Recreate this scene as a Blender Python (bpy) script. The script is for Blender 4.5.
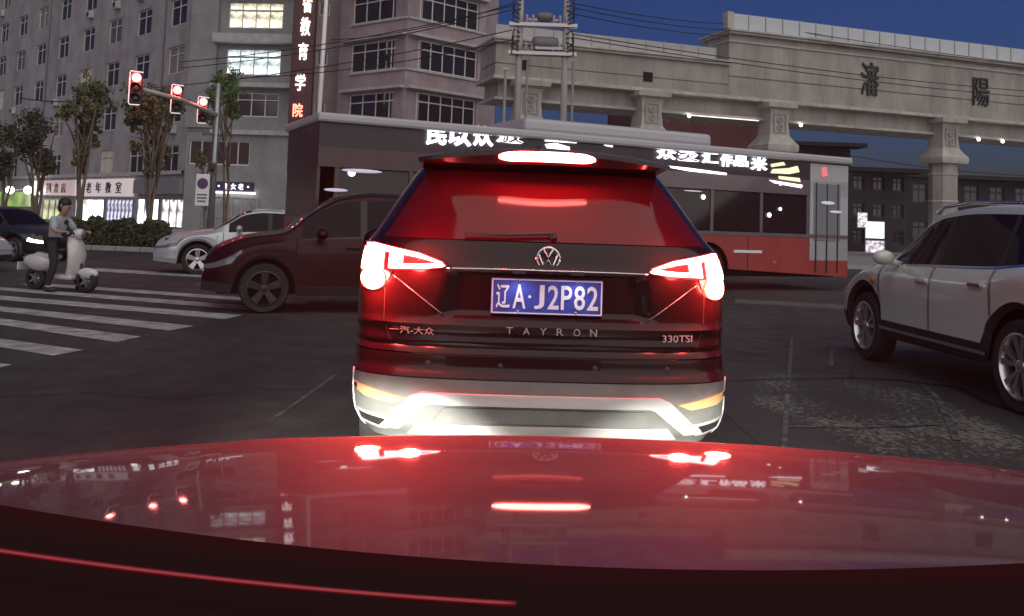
import bpy, bmesh, math, random
from mathutils import Vector, Matrix
random.seed(7)
for o in list(bpy.data.objects):
    bpy.data.objects.remove(o, do_unlink=True)
S = bpy.context.scene
COL = S.collection
R = math.radians

# ------------------------------------------------------------------ camera
F, PX, PY, CAMH = 900.0, 512.0, 160.0, 1.32
ROLL, PITCH = R(2.0), R(4.0)
_fw = Vector((0, math.cos(PITCH), math.sin(PITCH)))
_up0 = Vector((0, -math.sin(PITCH), math.cos(PITCH)))
_rt0 = Vector((1, 0, 0))
_rt = _rt0 * math.cos(ROLL) + _up0 * math.sin(ROLL)
_up = -_rt0 * math.sin(ROLL) + _up0 * math.cos(ROLL)
cam_d = bpy.data.cameras.new('dash_camera')
cam = bpy.data.objects.new('dash_camera', cam_d)
COL.objects.link(cam)
cam.matrix_world = Matrix(((_rt.x, _up.x, -_fw.x, 0), (_rt.y, _up.y, -_fw.y, 0),
                           (_rt.z, _up.z, -_fw.z, CAMH), (0, 0, 0, 1)))
cam_d.sensor_width = 36
cam_d.lens = F / 1024 * 36
cam_d.shift_y = -(308 - PY) / 1024
cam_d.clip_start = 0.05
cam_d.clip_end = 3000
S.camera = cam

def ray(px, py):
    return _rt * ((px - PX) / F) + _up * ((PY - py) / F) + _fw

def at(px, py, Y):
    d = ray(px, py)
    t = Y / d.y
    return Vector((d.x * t, Y, CAMH + d.z * t))

def ground(px, py, z=0.0):
    d = ray(px, py)
    t = (z - CAMH) / d.z
    return Vector((d.x * t, d.y * t, z))

# ------------------------------------------------------------------ sky, dusk fill, exposure
SUN_EL, SUN_AZ = R(1.5), R(205)
w = bpy.data.worlds.new('World')
S.world = w
w.use_nodes = True
nt = w.node_tree
bg = nt.nodes['Background']
sky = nt.nodes.new('ShaderNodeTexSky')
sky.sky_type = 'NISHITA'
sky.sun_disc = False
sky.sun_elevation = SUN_EL
sky.sun_rotation = SUN_AZ
sky.altitude = 50
sky.air_density = 1.0
sky.dust_density = 0.6
sky.ozone_density = 4.0
dusk = nt.nodes.new('ShaderNodeMixRGB')
dusk.blend_type = 'MULTIPLY'
dusk.inputs['Fac'].default_value = 1.0
dusk.inputs['Color2'].default_value = (0.34, 0.33, 0.57, 1)
nt.links.new(sky.outputs['Color'], dusk.inputs['Color1'])
nt.links.new(dusk.outputs['Color'], bg.inputs['Color'])
bg.inputs['Strength'].default_value = 0.12
dusk_fill_d = bpy.data.lights.new('dusk_fill', 'SUN')  # soft fill added for the afterglow and street lamps behind the camera
dusk_fill_d.energy = 1.12
dusk_fill_d.angle = R(110)
dusk_fill_d.color = (1.0, 0.94, 0.86)
dusk_fill = bpy.data.objects.new('dusk_fill', dusk_fill_d)
COL.objects.link(dusk_fill)
dusk_fill.rotation_euler = (R(48), 0, R(24))
S.view_settings.view_transform = 'Standard'
S.view_settings.look = 'None'
S.view_settings.exposure = 1.02
S.view_settings.gamma = 1.0
S.render.engine = 'CYCLES'
S.cycles.max_bounces = 6
S.cycles.sample_clamp_indirect = 4.0
S.cycles.use_denoising = True

# ------------------------------------------------------------------ materials
MATS = {}
def mat(name, col, rough=0.6, metal=0.0, emit=None, es=0.0, noise=None, streak=None, bump=None, coat=0.0, spec=0.5, rnoise=0.0):
    if name in MATS:
        return MATS[name]
    m = bpy.data.materials.new(name)
    m.use_nodes = True
    n = m.node_tree.nodes
    l = m.node_tree.links
    b = n['Principled BSDF']
    b.inputs['Base Color'].default_value = (*col, 1)
    b.inputs['Roughness'].default_value = rough
    b.inputs['Metallic'].default_value = metal
    b.inputs['Specular IOR Level'].default_value = spec
    b.inputs['Coat Weight'].default_value = coat
    b.inputs['Coat Roughness'].default_value = 0.03
    if emit:
        b.inputs['Emission Color'].default_value = (*emit, 1)
        b.inputs['Emission Strength'].default_value = es
    tc = None
    if noise or bump or rnoise:
        tc = n.new('ShaderNodeTexCoord')
    if noise:
        sc, amt = noise
        t = n.new('ShaderNodeTexNoise')
        t.inputs['Scale'].default_value = sc
        t.inputs['Detail'].default_value = 8
        t.inputs['Roughness'].default_value = 0.65
        l.new(tc.outputs['Object'], t.inputs['Vector'])
        r = n.new('ShaderNodeValToRGB')
        r.color_ramp.elements[0].position = 0.3
        r.color_ramp.elements[1].position = 0.72
        r.color_ramp.elements[0].color = (*[c * (1 - amt) for c in col], 1)
        r.color_ramp.elements[1].color = (*[min(1, c * (1 + amt)) for c in col], 1)
        l.new(t.outputs['Fac'], r.inputs['Fac'])
        out = r.outputs['Color']
        if streak:      # weathering with a shape of its own: vertical runs and blotches
            mp = n.new('ShaderNodeMapping'); mp.inputs['Scale'].default_value = streak[0]
            l.new(tc.outputs['Object'], mp.inputs['Vector'])
            t2 = n.new('ShaderNodeTexNoise'); t2.inputs['Scale'].default_value = 1.0; t2.inputs['Detail'].default_value = 7; t2.inputs['Roughness'].default_value = 0.7
            l.new(mp.outputs['Vector'], t2.inputs['Vector'])
            r2 = n.new('ShaderNodeValToRGB')
            r2.color_ramp.elements[0].position = 0.36; r2.color_ramp.elements[1].position = 0.58
            k = 1 - streak[1]; r2.color_ramp.elements[0].color = (k, k, k * 0.98, 1)
            l.new(t2.outputs['Fac'], r2.inputs['Fac'])
            mx = n.new('ShaderNodeMixRGB'); mx.blend_type = 'MULTIPLY'; mx.inputs['Fac'].default_value = 1
            l.new(out, mx.inputs['Color1']); l.new(r2.outputs['Color'], mx.inputs['Color2']); out = mx.outputs['Color']
        l.new(out, b.inputs['Base Color'])
    if rnoise:
        t = n.new('ShaderNodeTexNoise')
        t.inputs['Scale'].default_value = 3.0
        t.inputs['Detail'].default_value = 6
        l.new(tc.outputs['Object'], t.inputs['Vector'])
        mr = n.new('ShaderNodeMapRange')
        mr.inputs['From Min'].default_value = 0.3
        mr.inputs['From Max'].default_value = 0.7
        mr.inputs['To Min'].default_value = max(0.02, rough - rnoise)
        mr.inputs['To Max'].default_value = min(1, rough + rnoise)
        l.new(t.outputs['Fac'], mr.inputs['Value'])
        l.new(mr.outputs['Result'], b.inputs['Roughness'])
    if bump:
        sc, st = bump
        t = n.new('ShaderNodeTexNoise')
        t.inputs['Scale'].default_value = sc
        t.inputs['Detail'].default_value = 6
        l.new(tc.outputs['Object'], t.inputs['Vector'])
        bp = n.new('ShaderNodeBump')
        bp.inputs['Strength'].default_value = st
        bp.inputs['Distance'].default_value = 0.02
        l.new(t.outputs['Fac'], bp.inputs['Height'])
        l.new(bp.outputs['Normal'], b.inputs['Normal'])
    MATS[name] = m
    return m

# ------------------------------------------------------------------ mesh helpers
class MB:
    def __init__(self):
        self.v = []; self.f = []
    def add(self, vs, fs):
        o = len(self.v)
        self.v += [tuple(p) for p in vs]
        self.f += [tuple(i + o for i in f) for f in fs]
        return self
    def box(self, c, s, rz=0.0, M=None, taper=1.0):
        x, y, z = s[0] / 2, s[1] / 2, s[2] / 2
        vs = [Vector((sx * x * (taper if sz > 0 else 1), sy * y * (taper if sz > 0 else 1), sz * z))
              for sz in (-1, 1) for sy in (-1, 1) for sx in (-1, 1)]
        if rz:
            q = Matrix.Rotation(rz, 3, 'Z')
            vs = [q @ p for p in vs]
        if M is not None:
            vs = [M @ p for p in vs]
        vs = [p + Vector(c) for p in vs]
        return self.add(vs, [(0, 2, 3, 1), (4, 5, 7, 6), (0, 1, 5, 4), (2, 6, 7, 3), (0, 4, 6, 2), (1, 3, 7, 5)])
    def bar(self, a, b, wd, dp=None, up=(0, 0, 1)):
        a = Vector(a); b = Vector(b); dp = dp or wd
        d = (b - a).normalized(); u = Vector(up)
        if abs(d.dot(u)) > 0.98:
            u = Vector((0, 1, 0))
        s = d.cross(u).normalized(); t = s.cross(d)
        vs = []
        for p in (a, b):
            for i, j in ((-1, -1), (1, -1), (1, 1), (-1, 1)):
                vs.append(p + s * (i * wd / 2) + t * (j * dp / 2))
        return self.add(vs, [(3, 2, 1, 0), (4, 5, 6, 7), (0, 1, 5, 4), (1, 2, 6, 5), (2, 3, 7, 6), (3, 0, 4, 7)])
    def tube(self, path, r, n=8, cap=True):
        path = [Vector(p) for p in path]
        rs = r if isinstance(r, (list, tuple)) else [r] * len(path)
        rings = []
        u = None
        for i, p in enumerate(path):
            d = (path[min(i + 1, len(path) - 1)] - path[max(i - 1, 0)]).normalized()
            if u is None:
                u = d.orthogonal().normalized()
            u = (u - d * u.dot(d)).normalized()
            v = d.cross(u)
            rings.append([p + (u * math.cos(a) + v * math.sin(a)) * rs[i] for a in [2 * math.pi * k / n for k in range(n)]])
        vs = [q for g in rings for q in g]
        fs = []
        for i in range(len(path) - 1):
            for k in range(n):
                a = i * n + k; b = i * n + (k + 1) % n
                fs.append((a, b, b + n, a + n))
        if cap:
            fs.append(tuple(range(n))[::-1])
            fs.append(tuple((len(path) - 1) * n + k for k in range(n)))
        return self.add(vs, fs)
    def lathe(self, prof, axis='Z', n=24, c=(0, 0, 0), cap=True):
        # prof: list of (radius, height)
        vs = []; fs = []
        for r, h in prof:
            for k in range(n):
                a = 2 * math.pi * k / n
                p = (r * math.cos(a), r * math.sin(a), h)
                if axis == 'X': p = (p[2], p[0], p[1])
                if axis == 'Y': p = (p[0], -p[2], p[1])
                vs.append(Vector(p) + Vector(c))
        for i in range(len(prof) - 1):
            for k in range(n):
                a = i * n + k; b = i * n + (k + 1) % n
                fs.append((a, b, b + n, a + n))
        if cap:
            fs.append(tuple(range(n))[::-1])
            fs.append(tuple((len(prof) - 1) * n + k for k in range(n)))
        return self.add(vs, fs)
    def prism(self, poly, d, M=None):
        # polygon in local xz, extruded along +y by d
        n = len(poly)
        vs = [Vector((p[0], 0, p[1])) for p in poly] + [Vector((p[0], d, p[1])) for p in poly]
        if M is not None:
            vs = [M @ p for p in vs]
        fs = [tuple(range(n)), tuple(range(2 * n - 1, n - 1, -1))]
        for i in range(n):
            j = (i + 1) % n
            fs.append((i, i + n, j + n, j))
        return self.add(vs, fs)
    def ball(self, c, r, n=10, m=6):
        r = r if isinstance(r, (list, tuple)) else (r, r, r)
        vs = []; fs = []
        for i in range(m + 1):
            t = math.pi * i / m
            for k in range(n):
                a = 2 * math.pi * k / n
                vs.append((c[0] + r[0] * math.sin(t) * math.cos(a), c[1] + r[1] * math.sin(t) * math.sin(a), c[2] + r[2] * math.cos(t)))
        for i in range(m):
            for k in range(n):
                a = i * n + k; b = i * n + (k + 1) % n
                fs.append((a, a + n, b + n, b))
        return self.add(vs, fs)
    def quad(self, *p):
        return self.add(p, [tuple(range(len(p)))])
    def mesh(self, name, m=None, smooth=False, bevel=0, fix=False, auto=None):
        me = bpy.data.meshes.new(name)
        me.from_pydata(self.v, [], self.f)
        if fix or bevel:
            bm = bmesh.new(); bm.from_mesh(me)
            if fix:
                bmesh.ops.remove_doubles(bm, verts=bm.verts, dist=1e-5)
                bmesh.ops.recalc_face_normals(bm, faces=bm.faces)
            if bevel:
                bmesh.ops.remove_doubles(bm, verts=bm.verts, dist=1e-5)
                bmesh.ops.bevel(bm, geom=[e for e in bm.edges if len(e.link_faces) == 2 and e.calc_face_angle(0) > 0.5],
                                offset=bevel, segments=2, profile=0.5, affect='EDGES', clamp_overlap=True)
            bm.to_mesh(me); bm.free()
        if m: me.materials.append(m)
        if smooth:
            me.polygons.foreach_set('use_smooth', [True] * len(me.polygons))
        if auto:
            me.set_sharp_from_angle(angle=R(auto))
        return me
    def build(self, name, m, parent=None, smooth=False, bevel=0, fix=False, auto=None):
        return link(name, self.mesh(name, m, smooth, bevel, fix, auto), parent)

def link(name, me, parent=None, loc=(0, 0, 0), rot=(0, 0, 0)):
    o = bpy.data.objects.new(name, me)
    COL.objects.link(o)
    o.parent = parent
    o.location = loc
    o.rotation_euler = rot
    return o

def tag(o, label=None, cat=None, group=None, kind=None):
    if label: o['label'] = label
    if cat: o['category'] = cat
    if group: o['group'] = group
    if kind: o['kind'] = kind
    return o

def thing(name, label, cat, loc=(0, 0, 0), rz=0.0, group=None):
    o = bpy.data.objects.new(name, None)
    COL.objects.link(o)
    o.location = loc
    o.rotation_euler = (0, 0, rz)
    return tag(o, label, cat, group)

def copy_tree(o, parent=None, label=None):
    c = o.copy(); COL.objects.link(c); c.parent = parent
    if label: c['label'] = label
    for ch in list(o.children):
        copy_tree(ch, c)
    return c

_fontcache = {}
def text_mesh(body, w_, h_, depth, m, name='lettering', spacing=1.0, bold=0.0):
    key = (body, w_, h_, depth, m.name, spacing, bold)
    if key in _fontcache: return _fontcache[key]
    cu = bpy.data.curves.new(name, 'FONT')
    cu.body = body
    cu.size = 1
    cu.space_character = spacing
    cu.extrude = 0.001
    cu.offset = bold
    cu.resolution_u = 3
    ob = bpy.data.objects.new(name, cu)
    COL.objects.link(ob)
    dg = bpy.context.evaluated_depsgraph_get()
    me = bpy.data.meshes.new_from_object(ob.evaluated_get(dg))
    bpy.data.objects.remove(ob)
    xs = [v.co.x for v in me.vertices]; ys = [v.co.y for v in me.vertices]
    x0, x1, y0, y1 = min(xs), max(xs), min(ys), max(ys)
    for v in me.vertices:
        x = (v.co.x - (x0 + x1) / 2) / (x1 - x0) * w_
        z = (v.co.y - (y0 + y1) / 2) / (y1 - y0) * h_
        y = -v.co.z / 0.001 * depth / 2
        v.co = (x, y, z)          # reads from -Y, standing in the xz plane
    me.materials.clear(); me.materials.append(m)
    me.name = name
    _fontcache[key] = me
    return me

def lerp(a, b, t): return a + (b - a) * t
def clamp(x, a=0.0, b=1.0): return max(a, min(b, x))
def sstep(a, b, x):
    t = clamp((x - a) / (b - a)); return t * t * (3 - 2 * t)
def interp(tab, x):
    if x <= tab[0][0]: return tab[0][1]
    for i in range(len(tab) - 1):
        x0, y0 = tab[i]; x1, y1 = tab[i + 1]
        if x <= x1:
            xm, ym = tab[i - 1] if i > 0 else (x0 - (x1 - x0), y0)
            xp, yp = tab[i + 2] if i + 2 < len(tab) else (x1 + (x1 - x0), y1)
            d = (y1 - y0) / (x1 - x0)
            d0 = (y0 - ym) / (x0 - xm); d1 = (yp - y1) / (xp - x1)
            m0 = 0 if d0 * d <= 0 else 2 * d0 * d / (d0 + d)
            m1 = 0 if d1 * d <= 0 else 2 * d1 * d / (d1 + d)
            t = (x - x0) / (x1 - x0); h = x1 - x0
            return ((2*t**3 - 3*t*t + 1) * y0 + (t**3 - 2*t*t + t) * h * m0 + (-2*t**3 + 3*t*t) * y1 + (t**3 - t*t) * h * m1)
    return tab[-1][1]

# common materials
ASPHALT = mat('asphalt', (0.04, 0.037, 0.036), 0.7, noise=(2.5, 0.4), streak=((0.55, 0.2, 1), 0.62), bump=(130, 0.7), rnoise=0.15)
PAVE = mat('paving_concrete', (0.22, 0.21, 0.2), 0.85, noise=(3, 0.25), bump=(60, 0.3))
KERB = mat('kerb_stone', (0.3, 0.29, 0.28), 0.8, noise=(6, 0.25))
PAINTW = mat('road_paint', (0.42, 0.40, 0.40), 0.7, noise=(5, 0.4), streak=((3, 9, 1), 0.6), bump=(90, 0.4))
PAINTWORN = mat('road_paint_worn', (0.10, 0.10, 0.096), 0.7, noise=(7, 0.95), streak=((5, 5, 1), 0.6), bump=(90, 0.4))
GLASSD = mat('car_glass_dark', (0.006, 0.005, 0.007), 0.04, spec=0.15)
BLACKP = mat('black_plastic', (0.02, 0.02, 0.021), 0.55, bump=(200, 0.1))
DARKIN = mat('underbody_dark', (0.006, 0.006, 0.006), 0.9)
RUBBER = mat('tyre_rubber', (0.018, 0.018, 0.018), 0.8, bump=(80, 0.2))
CHROME = mat('chrome', (0.75, 0.75, 0.76), 0.12, 1.0)
ALLOY = mat('alloy_wheel', (0.62, 0.62, 0.62), 0.28, 0.9)
METALG = mat('grey_metal', (0.35, 0.35, 0.36), 0.4, 0.8, noise=(12, 0.2))

# ------------------------------------------------------------------ ground, roads
g = MB()
g.quad((-900, -200, 0), (900, -200, 0), (900, 1500, 0), (-900, 1500, 0))
tag(g.build('road', ASPHALT), kind='structure')

def slab(name, poly, h, m, km=None):
    b = MB(); n = len(poly)
    vs = [(p[0], p[1], h) for p in poly] + [(p[0], p[1], -0.05) for p in poly]
    b.add(vs, [tuple(range(n))] + [(i, i + n, (i + 1) % n + n, (i + 1) % n) for i in range(n)])
    return tag(b.build(name, m, fix=True), kind='structure')

KL0, KL1 = Vector((-70, 33.5)), Vector((-6.0, 28.2))
pav_l = slab('pavement', [(-70, 33.5), (-6, 28.2), (-3, 30), (-3, 140), (-120, 140), (-120, 37.6)], 0.12, PAVE)
pav_r = slab('pavement', [(-1.5, 33), (60, 41), (80, 140), (-1.5, 140)], 0.12, PAVE)
def kerb_row(parent, a, b, n):
    a = Vector(a); b = Vector(b)
    me = None
    L = (b - a).length / n
    ang = math.atan2((b - a).y, (b - a).x)
    for i in range(n):
        if me is None:
            me = MB().box((0, 0, 0.075), (L - 0.02, 0.16, 0.15)).mesh('kerb_stone', KERB, bevel=0.015)
        p = a + (b - a) * ((i + 0.5) / n)
        link('kerb_stone', me, parent, (p.x, p.y - 0.085, 0.0), (0, 0, ang))
kerb_row(pav_l, (-30, 30.19), (-6.0, 28.2), 30)
kerb_row(pav_r, (0, 33.2), (40, 38.4), 40)

# zebra crossing
def marking(px, name='zebra_stripe', m=PAINTW, z=0.004, parent=None):
    b = MB()
    P = [ground(x, y, z) for x, y in px]
    b.add(P, [tuple(range(len(P)))])
    o = b.build(name, m, parent, fix=False)
    if o.data.polygons[0].normal.z < 0:
        o.data.flip_normals()
    return o
zebra = tag(thing('zebra_crossing', None, None), kind='structure')
for q in ([(-120, 351), (12, 364.5), (-10, 370), (-140, 352)],
          [(-120, 322), (84, 350), (53, 355.5), (-150, 323)],
          [(-110, 304), (141, 336.5), (116, 342), (-130, 305)],
          [(-100, 296), (194, 326), (169, 330.5), (-120, 297.5)],
          [(-80, 289), (242, 315), (225, 319), (-100, 291)],
          [(0, 287), (281, 308), (267, 311.5), (-20, 288.5)],
          [(40, 283), (310, 302), (300, 304.5), (20, 284.5)]):
    marking(q, parent=zebra)
mk = marking([(95, 268), (205, 274.5), (205, 277.5), (92, 271)], 'road_line', PAINTW); tag(mk, kind='structure')
mk = marking([(735, 299), (850, 305), (850, 309.5), (735, 303)], 'road_line', PAINTWORN); tag(mk, kind='structure')
mk = marking([(196, 283.5), (345, 288), (345, 290), (196, 285.5)], 'road_line', PAINTWORN); tag(mk, kind='structure')
mk = marking([(266, 422), (338, 372), (341, 372), (271, 422)], 'lane_line', PAINTWORN); tag(mk, kind='structure')

# patched, rough stretch of road on the right
def patch_mat():
    m = bpy.data.materials.new('broken_asphalt'); m.use_nodes = True
    n = m.node_tree.nodes; l = m.node_tree.links; b = n['Principled BSDF']
    tc = n.new('ShaderNodeTexCoord')
    mp = n.new('ShaderNodeMapping'); mp.inputs['Scale'].default_value = (1.0, 0.55, 1)
    l.new(tc.outputs['Object'], mp.inputs['Vector'])
    v = n.new('ShaderNodeTexNoise'); v.inputs['Scale'].default_value = 26; v.inputs['Detail'].default_value = 5; v.inputs['Roughness'].default_value = 0.7
    big = n.new('ShaderNodeTexNoise'); big.inputs['Scale'].default_value = 1.6; big.inputs['Detail'].default_value = 3
    l.new(mp.outputs['Vector'], v.inputs['Vector']); l.new(mp.outputs['Vector'], big.inputs['Vector'])
    ad = n.new('ShaderNodeMath'); ad.operation = 'MULTIPLY_ADD'
    l.new(big.outputs['Fac'], ad.inputs[0]); ad.inputs[1].default_value = 0.55
    # the breakage thins out irregularly towards the edge of the patch
    sp = n.new('ShaderNodeSeparateXYZ'); l.new(tc.outputs['Generated'], sp.inputs['Vector'])
    def hump(o):
        a = n.new('ShaderNodeMath'); a.operation = 'SUBTRACT'; l.new(o, a.inputs[0]); a.inputs[1].default_value = 0.5
        c = n.new('ShaderNodeMath'); c.operation = 'ABSOLUTE'; l.new(a.outputs[0], c.inputs[0])
        e = n.new('ShaderNodeMath'); e.operation = 'POWER'; l.new(c.outputs[0], e.inputs[0]); e.inputs[1].default_value = 2.0
        return e.outputs[0]
    hs = n.new('ShaderNodeMath'); hs.operation = 'ADD'; l.new(hump(sp.outputs['X']), hs.inputs[0]); l.new(hump(sp.outputs['Y']), hs.inputs[1])
    k1 = n.new('ShaderNodeMath'); k1.operation = 'MULTIPLY_ADD'; l.new(hs.outputs[0], k1.inputs[0]); k1.inputs[1].default_value = -20.0; k1.inputs[2].default_value = 2.6
    su = n.new('ShaderNodeMath'); su.operation = 'MULTIPLY_ADD'; l.new(hs.outputs[0], su.inputs[0]); l.new(k1.outputs[0], su.inputs[1])
    l.new(v.outputs['Fac'], su.inputs[2]); l.new(su.outputs[0], ad.inputs[2])
    r = n.new('ShaderNodeValToRGB')
    r.color_ramp.elements[0].position = 0.84; r.color_ramp.elements[0].color = (0.032, 0.030, 0.029, 1)
    r.color_ramp.elements[1].position = 1.08; r.color_ramp.elements[1].color = (0.17, 0.175, 0.145, 1)
    l.new(ad.outputs[0], r.inputs['Fac']); l.new(r.outputs['Color'], b.inputs['Base Color'])
    bp = n.new('ShaderNodeBump'); bp.inputs['Strength'].default_value = 0.7; bp.inputs['Distance'].default_value = 0.02
    l.new(v.outputs['Fac'], bp.inputs['Height']); l.new(bp.outputs['Normal'], b.inputs['Normal'])
    b.inputs['Roughness'].default_value = 0.7
    return m
PATCH = patch_mat()
mk = tag(MB().quad((1.6, 4.6, .004), (3.9, 4.6, .004), (3.9, 9.2, .004), (1.6, 9.2, .004)).build('road_patch', PATCH), kind='structure')
mk = marking([(786, 340), (862, 352), (905, 360), (925, 373), (788, 372)], 'road_patch', ASPHALT, 0.006); tag(mk, kind='structure')
CRACK = mat('bitumen_seam', (0.008, 0.008, 0.008), 0.5)
def road_tube(name, px, wd, m, z=0.008):
    P = [ground(x, y, z) for x, y in px]
    b = MB()
    for i in range(len(P) - 1):
        a, c = P[i], P[i + 1]
        s = (c - a).cross(Vector((0, 0, 1))).normalized() * wd / 2
        b.add([a - s, a + s, c + s, c - s], [(0, 1, 2, 3)])
    return tag(b.build(name, m), kind='structure')
road_tube('tar_seam', [(730, 380), (785, 379), (850, 377.5), (900, 380), (922, 383), (960, 387), (985, 402), (1030, 415)], 0.07, CRACK)
road_tube('worn_lane_line', [(792, 338), (791, 352), (789, 376), (787, 400), (785, 430), (783, 455)], 0.035, PAINTWORN, 0.010)
road_tube('worn_lane_line', [(922, 384), (936, 396), (948, 418), (957, 440)], 0.05, PAINTWORN, 0.012)
road_tube('worn_lane_line', [(832, 350), (831, 366)], 0.04, PAINTWORN, 0.012)
road_tube('worn_lane_line', [(785, 426), (860, 427), (940, 424)], 0.03, PAINTWORN, 0.013)
road_tube('tar_seam', [(-40, 398), (90, 392), (170, 398), (262, 388), (345, 391)], 0.014, CRACK, 0.009)
road_tube('tar_seam', [(730, 330), (790, 326), (850, 330)], 0.02, CRACK, 0.010)
road_tube('tar_seam', [(845, 352), (858, 358), (852, 368), (850, 377)], 0.04, CRACK, 0.011)

# ------------------------------------------------------------------ buildings
WALLA = mat('plaster_grey', (0.33, 0.31, 0.33), 0.85, noise=(0.7, 0.22), streak=((0.5, 0.5, 0.1), 0.24), bump=(30, 0.15))
WALLB = mat('plaster_blue_grey', (0.25, 0.255, 0.26), 0.85, noise=(0.8, 0.2), streak=((0.5, 0.5, 0.1), 0.22), bump=(30, 0.15))
WALLC = mat('plaster_mauve', (0.34, 0.27, 0.29), 0.85, noise=(0.8, 0.2), streak=((0.5, 0.5, 0.1), 0.22), bump=(30, 0.15))
WFRAME = mat('window_frame_white', (0.62, 0.6, 0.58), 0.5)
WPANE = mat('window_glass_dark', (0.02, 0.02, 0.026), 0.06, spec=0.5)
CORE = mat('dark_interior', (0.01, 0.01, 0.012), 0.9)
ACM = mat('aircon_case', (0.5, 0.5, 0.5), 0.5)
LEDGE = mat('concrete_ledge', (0.4, 0.38, 0.38), 0.8, noise=(2, 0.2))

def lit(name, col, s, noise=None):
    m = mat(name, (0.3, 0.3, 0.3), 0.4, emit=col, es=s)
    if noise and not m.get('n'):
        m['n'] = 1
        n = m.node_tree.nodes; l = m.node_tree.links
        tc = n.new('ShaderNodeTexCoord'); t = n.new('ShaderNodeTexNoise')
        t.inputs['Scale'].default_value = noise; t.inputs['Detail'].default_value = 4
        l.new(tc.outputs['Object'], t.inputs['Vector'])
        mr = n.new('ShaderNodeMapRange')
        mr.inputs['From Min'].default_value = 0.38; mr.inputs['From Max'].default_value = 0.62
        mr.inputs['To Min'].default_value = s * 0.15; mr.inputs['To Max'].default_value = s * 1.3
        l.new(t.outputs['Fac'], mr.inputs['Value'])
        l.new(mr.outputs['Result'], n['Principled BSDF'].inputs['Emission Strength'])
    return m

def plan_hit(px, A, B, py=120):
    d = ray(px, py); a = Vector((d.x, d.y)); A = Vector(A); e = Vector(B) - A
    # A + e*t = a*s
    det = e.x * (-a.y) - e.y * (-a.x)
    t = ((-A.x) * (-a.y) - (-A.y) * (-a.x)) / det
    return t * e.length

_wcache = {}
def window_meshes(w_, h_, n, transom, lm, fm=None):
    fm = fm or WFRAME
    k = (round(w_, 3), round(h_, 3), n, transom, lm.name, fm.name)
    if k in _wcache: return _wcache[k]
    b = MB(); t = 0.08
    for sx in (-1, 1): b.box((sx * (w_ / 2 - t / 2), 0, 0), (t, 0.07, h_))
    for sz in (-1, 1): b.box((0, 0.002, sz * (h_ / 2 - t / 2)), (w_ - 2 * t, 0.07, t))
    for i in range(1, n): b.box((-w_ / 2 + w_ * i / n, 0.004, 0), (0.07, 0.066, h_ - 2 * t))
    if transom: b.box((0, 0.006, h_ * 0.2), (w_ - 2 * t, 0.06, 0.07))
    fr = b.mesh('window', fm)
    pw = w_ / n - 0.075
    panes = []
    zs = [(-h_ * 0.15, h_ * 0.7 - 0.16), (h_ * 0.35, h_ * 0.3 - 0.13)] if transom else [(0, h_ - 0.16)]
    ms = [MB().box((0, 0, 0), (pw, 0.02, hh)).mesh('pane', lm) for _, hh in zs]
    for i in range(n):
        for q, (zc, hh) in enumerate(zs):
            panes.append((ms[q], (-w_ / 2 + w_ * (i + 0.5) / n, 0.02, zc)))
    _wcache[k] = (fr, panes)
    return _wcache[k]

def put_window(parent, pos, ang, w_, h_, n=2, transom=True, lm=None, fm=None):
    fr, panes = window_meshes(w_, h_, n, transom, lm or WPANE, fm)
    o = link('window', fr, parent, pos, (0, 0, ang))
    for me, p in panes:
        link('pane', me, o, p)
    return o

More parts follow.
